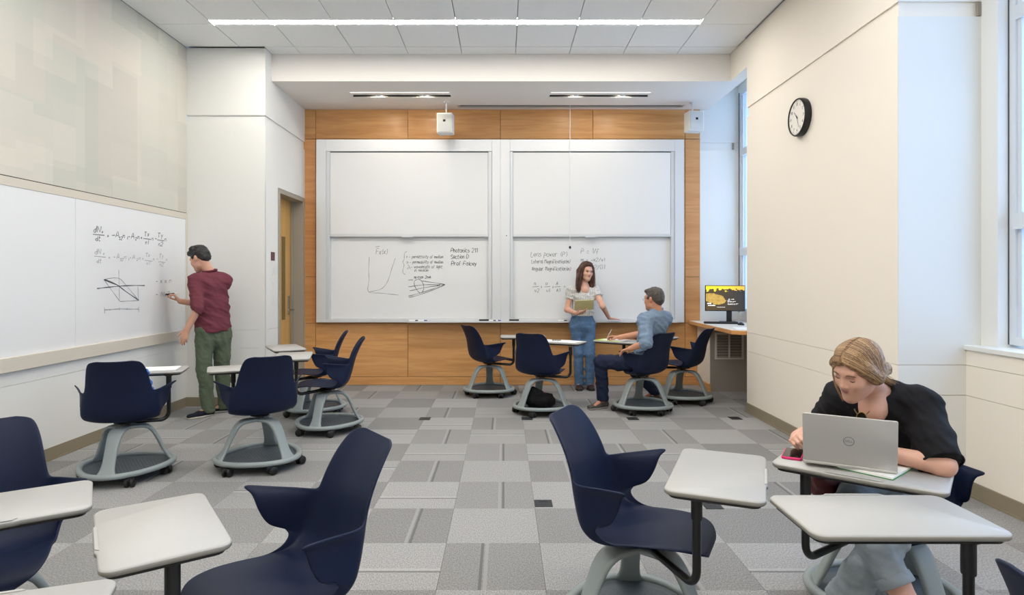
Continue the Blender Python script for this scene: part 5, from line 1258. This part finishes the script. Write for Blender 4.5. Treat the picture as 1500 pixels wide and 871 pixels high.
# ---- woman with the laptop in the right foreground
def woman_seated():
    t = thing('person', 'blonde woman in black t-shirt and light jeans bent over a laptop', 'person', (1.60, 2.55, 0))
    f = V(-.61, -.79, 0); left = V(.79, -.61, 0)
    hd = Head((1.332, 2.315, 1.072), (-.86, -.34, -.42), (-.36, -.30, 1), .885)
    pel = V(1.655, 2.645, .555); neck = V(1.475, 2.435, .965); SL = V(1.580, 2.350, .932); SR = V(1.392, 2.525, .925); lat = nrm_(SL-SR)
    EL = V(1.552, 2.170, .758); WL = V(1.385, 2.285, .778); ER = V(1.395, 2.680, .785); WR = V(1.195, 2.505, .772)
    HL = V(1.735, 2.595, .54); HR = V(1.60, 2.695, .54); KL = V(1.485, 2.295, .525); KR = V(1.340, 2.365, .53); AL = V(1.285, 2.40, .10); AR = V(1.50, 2.085, .10)
    P, S = head_prims(hd, True, False)
    P += [C(hd(0,-.030,-.045), neck-V(0,0,.01), .044, .047, .025), C(neck-V(.01,.01,.02), neck-V(.035,.042,.035), .050, .048, .03), C(neck-V(.02,.02,.0), neck-V(.05,.06,.06), .04, .045, .03), B(pel, lerp(pel,neck,.75), lat, (.10,.06), (.10,.06)), C(lerp(pel,neck,.7), neck-V(0,0,.03), .07, .07), C(SL, EL, .044, .037), C(EL, WL, .038, .025, .02), C(SR, ER, .042, .038), C(ER, WR, .040, .026, .02)]
    P += [C(HL, KL, .06, .048), C(HR, KR, .06, .048), C(KR, lerp(KR,AR,.5), .048, .043), C(lerp(KR,AR,.5), AR, .043, .030), C(KL, AL, .046, .033), C(AL, AL+V(-.05,-.08,-.06), .024, .018), C(AR, AR+V(-.05,-.08,-.06), .024, .018)]
    P += hand_prims(WL, (-.86,.42,.08), (0,-.1,-1), (.3,.9,.1), (.25,.28,.3,.35), .06, .93)
    P += hand_prims(WR, (-.42,-.80,.22), (.55,-.35,-.7), (.75,-.2,.55), (.85,.95,1.0,1.05), 0, .93, (.7,.35,.5))
    sdf_obj('body', P, SK3, t, .0042, S)
    lips(hd, LIP, t)
    lash = mat('dark_lash', lin(58,42,34), .6); brow = mat('blonde_brow', lin(120,88,60), .7)
    for sx in (-1, 1):
        q = [Vector(tuple(hd(sx*(.031+dx), .0842-abs(dx)*.28, .001+dz)))-t.location for dx, dz in ((-.013,.002),(-.006,-.002),(.002,-.003),(.009,-.002),(.0145,.002))]
        MB().tube(q, [.0008,.0015,.0017,.0015,.0008], 6).build('eyelash', lash, t)
        q = [Vector(tuple(hd(sx*(.033+dx), .0905-max(dx,0)*.60, .0275+dz)))-t.location for dx, dz in ((-.017,-.001),(-.006,.003),(.006,.003),(.019,-.003))]
        MB().tube(q, [.0024,.0032,.0030,.0014], 6).build('eyebrow', brow, t)
    bk = cloth('black_cotton', lin(24,24,28), 70, .15)
    sh = [B(pel+V(0,0,-.02), lerp(pel, neck, .5), lat, (.165,.125), (.165,.125), .03), B(lerp(pel, neck, .42), lerp(pel, neck, .82), lat, (.165,.125), (.165,.110), .04), C(SL, SR, .070, .070, .05), C(neck-V(0,0,.045), lerp(neck, SL, .8), .052, .055, .04), C(neck-V(0,0,.045), lerp(neck, SR, .8), .052, .055, .04),
          C(SL, lerp(SL,EL,1.05), .070, .071, .04, [(lerp(SL,EL,.97), EL-SL)]), C(SR, lerp(SR,ER,.95), .066, .066, .04, [(lerp(SR,ER,.9), ER-SR)]), C(lerp(SL,pel,.25), lerp(SL,pel,.6), .075, .08, .05), C(lerp(SR,pel,.25), lerp(SR,pel,.6), .075, .08, .05)]
    nf = Head(neck+V(-.02,-.025,.035), f, (0,0,1))
    sdf_obj('t_shirt', sh, bk, t, .0055, subs=[E(neck+V(-.026,-.030,.034), (.060,.060,.058), None, .010)], disp=folds(.0065, 26, 51, (.4,-.2,.6)))
    # sleeve hem
    for a, b, r, q_ in ((SL, EL, .0655, .95), (SR, ER, .061, .87)):
        q = Head(lerp(a, b, q_), b-a, (0,0,1)); rg = [Vector(tuple(q(r*math.cos(u), 0, r*math.sin(u))))-t.location for u in np.linspace(0, 2*math.pi, 30, endpoint=False)]
        MB().tube(rg, .0045, 6, closed=True).build('sleeve_hem', bk, t, smooth=True)
    js = [B(pel+V(0,0,-.03), pel+V(0,0,.06), lat, (.160,.115), (.15,.115), .04), C(HL, KL, .086, .072, .04), C(KL, lerp(KL,AL,.9), .070, .066, .03, [(lerp(KL,AL,.84), AL-KL)]), C(HR, KR, .086, .072, .04), C(KR, lerp(KR,AR,.58), .064, .056, .03, [(lerp(KR,AR,.50), AR-KR)])]
    sdf_obj('jeans', js, DENIM_L, t, .0055, disp=folds(.0042, 42, 55, (.2,0,.4)))
    for a, b, r, q_ in ((KL, AL, .066, .82), (KR, AR, .0585, .485)):
        q = Head(lerp(a, b, q_), b-a, (1,0,0)); rg = []
        mb = MB()
        for dz, rr2 in ((-.022,r-.001),(-.020,r+.005),(.014,r+.006),(.018,r+.002)): rg.append([Vector(tuple(q(rr2*math.cos(u), dz, rr2*math.sin(u))))-t.location for u in np.linspace(0, 2*math.pi, 32, endpoint=False)])
        v = [p for g in rg for p in g]; fcs = [(i*32+k, i*32+(k+1) % 32, (i+1)*32+(k+1) % 32, (i+1)*32+k) for i in range(3) for k in range(32)]
        mb.add(v, fcs).build('jeans_cuff', DENIM_L, t, smooth=True)
    ws = mat('white_sneaker', lin(225,222,216), .6)
    shoe(t, AL+V(.03,.05,-.10), AL+V(-.10,-.17,-.10), ws, M['paper'], .07, .040); shoe(t, AR+V(.03,.05,-.10), AR+V(-.10,-.17,-.10), ws, M['paper'], .07, .040)
    # hair: cap drawn back over the ears into a low pony tail
    hm = hair_mat('blonde_hair', lin(112,82,56), lin(176,142,102), 70, .42); hl = mat('blonde_strand', lin(190,156,114), .4); hdk = mat('brown_strand', lin(104,76,54), .45)
    hp = [hd.e(0,-.028,.040,(.080,.098,.092),.02), hd.e(0,.018,.100,(.058,.052,.022),.03), hd.e(0,-.082,-.015,(.060,.040,.055),.03)]
    for sx in (-1, 1): hp += [C(hd(sx*.026,.074,.080), hd(sx*.068,.030,.035), .012, .016, .03), C(hd(sx*.068,.034,.035), hd(sx*.077,-.006,-.022), .016, .016, .03), C(hd(sx*.077,-.006,-.020), hd(sx*.030,-.092,-.045), .018, .022, .03)]
    tail = [hd(0,-.100,-.045), hd(-.02,-.13,-.055), V(1.462,2.43,1.045), V(1.512,2.40,1.010)]
    for a, b, ra, rb in ((0,1,.028,.024),(1,2,.022,.018),(2,3,.018,.006)): hp.append(C(tail[a], tail[b], ra, rb, .02))
    hs = [hd.e(0,.122,-.020,(.062,.078,.092),.010), hd.e(0,.045,.150,(.0025,.10,.040),.006)]
    hair = sdf_obj('hair', hp, hm, t, .0042, hs)
    fld = field(hp, hs, (), None); c0 = hd(0,-.02,.02); r2 = random.Random(4); paths = []; guide = []
    for sx in (-1, 1):
        for i in range(480):
            u = r2.uniform(-.30, 1.0); jt = lambda a: r2.uniform(-a, a); v = max(-u, 0)/.30
            guide.append(cr([(sx*.006, .085-.15*max(u,0)+.012*v, .125-.028*v), (sx*(.048+jt(.005)-.006*v), .062-.115*max(u,0)+.018*v, .095-.022*v), (sx*(.073+jt(.004)), .028-.075*max(u,0)+.012*v+jt(.004), .040-.01*max(u,0)-.012*v), (sx*.077, -.022-.036*max(u,0)+.010*v, -.006-.026*r2.random()-.006*v), (sx*.050, -.085, -.030-.022*r2.random()), (sx*.012, -.112, -.045)], 4))
    G_ = np.array(guide); n_, k_, _ = G_.shape; W = (hd.c+hd.k*(G_.reshape(-1,3)@hd.R.T)).astype(np.float32); D_ = W-c0; D_ /= np.linalg.norm(D_, axis=1)[:, None]
    lo_, hi_ = np.full(len(W), .03, np.float32), np.full(len(W), .17, np.float32)
    for _ in range(12):
        mid = (lo_+hi_)/2; ins = fld(c0+D_*mid[:, None]) < 0; lo_ = np.where(ins, mid, lo_); hi_ = np.where(ins, hi_, mid)
    S_ = (c0+D_*(lo_+.0002)[:, None]).reshape(n_, k_, 3)
    paths = [[q+nrm_(q-c0)*off_ for q in row[:-3 if r2.random() < .3 else None]] for row, off_ in zip(S_, rng.uniform(-.0006, .0012, n_))]
    mid_ = mat('honey_strand', lin(150,116,80), .42)
    strands(t, paths[0::4], .0012, hl); strands(t, paths[1::4], .0012, hdk); strands(t, paths[2::4], .0012, mid_); strands(t, paths[3::4], .0012, mat('ash_strand', lin(126,98,70), .42))
    tp = []
    for i in range(60):
        o = r2.uniform(-1,1)*.018, r2.uniform(-1,1)*.018, r2.uniform(-1,1)*.016
        P_ = [hd(0,-.09,-.04)+np.array(o)*.9, tail[1]+np.array(o)*1.2, tail[2]+np.array(o)*1.2, tail[3]+np.array(o)*1.0+np.array([.012,.0,-.012])*r2.random()]
        tp.append(cr(P_, 4))
    strands(t, tp[::2], .0018, hl); strands(t, tp[1::2], .0018, mid_)
    a = hd(.045,.070,.055); lo = [a, hd(.060,.070,-.01), hd(.052,.075,-.08), a+V(.02,-.045,-.21)]
    lo = [hd(.040,.085,.055), hd(.058,.078,.0), hd(.050,.082,-.06), hd(.040,.070,-.125)]
    strands(t, [cr([p+np.array([r2.uniform(-.004,.004),0,r2.uniform(-.004,.004)]) for p in lo], 5) for _ in range(14)], .0013, hl, 'loose_strand')
    return t
woman_seated()

# laptop on the woman's tablet
TT = .7245
lp_ = thing('laptop', 'open silver laptop on the seated woman\'s tablet, lid toward the room', 'laptop', (1.238, 2.207, TT+.0125), math.radians(-29.5))
silver = mat('laptop_silver', lin(196,194,190), .32, .55)
MB().rbox(-.148, .148, .0, .200, 0, .011, .003).build('laptop_base', silver, lp_)
MB().box(-.13, .13, .02, .105, .011, .0118).build('keyboard_deck', M['black'], lp_)
MB().box(-.05, .05, .118, .185, .011, .0116).build('touchpad', M['dish'], lp_)
LM = Matrix.Translation((0, .004, .011)) @ Matrix.Rotation(math.radians(13), 4, 'X')
lid = MB().prism(rounded(.296, .186, .006, 3, 0, .093), -.003, .003, LM @ Matrix.Rotation(math.pi/2, 4, 'X'), bev=.0012).build('laptop_lid', silver, lp_)
MB().box(-.143, .143, -.0042, -.0032, .008, .178, LM @ Matrix.Rotation(math.pi, 4, 'Z') @ Matrix.Identity(4)).build('laptop_screen', mat('dim_screen', lin(20,24,30), .2), lp_)
MB().tube([(-.11,.014,.009),(.11,.014,.009)], .005, 10).build('hinge', M['dish'], lp_)
LF = LM @ frame((0, -.0034, .093), (1,0,0), (0,0,1), (0,-1,0))
ringp = [LF @ Vector((.0165*math.cos(a), .0165*math.sin(a), 0)) for a in np.linspace(0, 2*math.pi, 32, endpoint=False)]
logo = mat('laptop_logo', lin(112,112,112), .4)
MB().tube(ringp, .0011, 6, closed=True).build('logo_ring', logo, lp_)
text_mesh('DELL', .0115, logo, lp_, LF, 'logo_lettering')
# writing pad half under the laptop, telephone, bag, sunglasses
pad = thing('writing_pad', 'white writing pad with a green edge half under the laptop', 'notepad', (1.387, 2.272, TT), math.radians(40))
MB().rbox(-.145, .145, -.092, .092, 0, .003, .001, seg=1).build('green_backing', mat('green_board', lin(70,150,84), .6), pad); MB().rbox(-.145, .143, -.09, .09, .003, .0115, .001, seg=1).build('pages', M['paper'], pad)
ph = thing('telephone', 'mobile phone in a pink case beside the laptop', 'phone', (1.136, 2.414, TT), math.radians(-31))
MB().prism(rounded(.072, .146, .010, 4), 0, .010, bev=.002).build('phone_case', mat('pink_case', lin(214,40,110), .45), ph); MB().prism(rounded(.064, .138, .008, 4), .010, .0108).build('phone_glass', mat('phone_glass', lin(14,14,18), .1), ph)
lth = mat('maroon_leather', lin(92,34,38), .5, noise=(40,.2))
bg_ = thing('leather_bag', 'maroon leather bag on the lap of the woman with the laptop', 'bag', (1.33, 2.53, .46))
sdf_obj('bag_body', [E((1.325,2.535,.575), (.075,.055,.062), None, .02), C((1.36,2.58,.57), (1.28,2.50,.60), .045, .035, .03), C((1.38,2.57,.50), (1.32,2.54,.57), .04, .05, .03)], lth, bg_, .005, disp=folds(.004, 60, 71))
MB().tube([(-.05,-.02,.17),(-.07,-.03,.20),(-.03,0,.215),(.02,.02,.18)], .007, 8).build('bag_handle', lth, bg_)
sg = thing('sunglasses', 'round thin framed sunglasses hooked on the black t-shirt collar', 'glasses', tuple(at(1262, 601, 2.275)))
wire = mat('gold_wire', lin(150,124,80), .3, .9)
for dx, dz in ((0,0),(.028,-.028)):
    pts = [Vector((.017*math.cos(a)*.86+dx*.5, -.017*math.cos(a)*.5-dx*.35, -.030+.024*math.sin(a)+dz*.2)) for a in np.linspace(0, 2*math.pi, 24, endpoint=False)]
    if dx == 0:
        MB().tube(pts, .0018, 6, closed=True).build('rim', wire, sg); MB().add([p for p in pts], [tuple(range(24))]).build('lens', mat('dark_lens', lin(40,34,30), .1), sg)
MB().tube([(.013,-.008,-.012),(.019,-.012,-.004),(.022,-.013,.002)], .0018, 6).build('bridge', wire, sg)
MB().tube([(-.012,.007,-.014),(-.018,.010,-.004),(-.020,.012,.004)], .0018, 6).build('temple', wire, sg)

# ------------------------------------------------------------------ things lying on the tablets and in the bases
bagm = cloth('black_nylon', lin(16,16,18), 60, .2)
bb = thing('black_bag', 'slumped black bag lying in the base dish of a chair', 'bag', (.40, 6.55, .0745))
sdf_obj('bag_body', [E((.38,6.50,.135), (.165,.10,.072), None, .03), C((.31,6.50,.17), (.30,6.52,.235), .075, .045, .06), C((.33,6.50,.20), (.46,6.50,.13), .06, .06, .05)], bagm, bb, .006, cuts=[((0,0,.0745), (0,0,-1))], disp=folds(.006, 40, 81))
MB().tube([(-.10,-.09,.19),(-.06,-.13,.12),(.02,-.12,.05),(.10,-.10,.03)], .010, 8).build('bag_strap', bagm, bb)
bp = thing('blue_pouch', 'blue and white pouch standing on the seat of the chair by the wall board', 'bag', (-2.66, 4.50, .45))
sdf_obj('pouch_body', [C((-2.66,4.46,.50), (-2.63,4.46,.68), .055, .045, .04), E((-2.625,4.465,.735), (.040,.032,.028), None, .02), E((-2.582,4.465,.665), (.028,.028,.028), None, .01), E((-2.577,4.465,.61), (.028,.028,.028), None, .01), E((-2.585,4.465,.555), (.028,.028,.028), None, .01)],
        mat('blue_patterned_cloth', lin(44,104,180), .7, noise=(45,.75)), bp, .006, disp=folds(.005, 90, 83))
def sheet(name, label, cat, x, y, rz, w, d, hgt, m, z=TT, m2=None):
    t = thing(name, label, cat, (x, y, z), math.radians(rz))
    MB().rbox(-w/2, w/2, -d/2, d/2, 0, hgt, min(.001, hgt/3), seg=1).build('pages', m, t)
    if m2: MB().rbox(-w/2-.003, w/2+.003, -d/2-.003, d/2+.003, -.0002, .0022, .0006, seg=1).build('cover', m2, t)
    return t
sheet('notebook', 'white notebook on the tablet of the chair by the wall board', 'notebook', -2.66, 4.70, 16.5, .30, .21, .010, M['paper'], m2=mat('grey_cover', lin(150,150,152), .6))
sheet('paper_stack', 'loose white papers on the tablet of the chair with the black bag', 'paper', .58, 6.89, -20, .30, .21, .004, M['paper'])
sheet('paper_sheet', 'curled white sheet at the right end of the bag chair\'s tablet', 'paper', .76, 6.79, -38, .15, .21, .003, M['paper'])
g1 = thing('eyeglasses', 'folded dark eyeglasses on the papers above the black bag', 'glasses', (.58, 6.86, TT+.006), -.4); g1.rotation_euler = (math.radians(-72), 0, -.4); g1.scale = (.9, .9, .9)
for sx in (-1, 1): MB().tube([(sx*.033+.024*math.cos(a), .002*math.sin(a), .018+.017*math.sin(a)) for a in np.linspace(0, 2*math.pi, 16, endpoint=False)], .0022, 6, closed=True).build('rim', M['black'], g1)
MB().tube([(-.009,0,.024),(0,-.002,.027),(.009,0,.024)], .002, 6).build('bridge', M['black'], g1); MB().tube([(-.057,0,.022),(-.03,-.003,.002),(.05,-.004,.0)], .002, 6).build('temple', M['black'], g1)
sheet('clipboard', 'lime green clipboard with papers on the seated man\'s tablet', 'clipboard', 1.22, 6.975, -38, .32, .23, .004, mat('lime_board', lin(178,206,70), .5))
sheet('paper_stack', 'white sheets on the lime green clipboard before the seated man', 'paper', 1.255, 6.95, -36, .27, .20, .003, M['paper'], TT+.004)
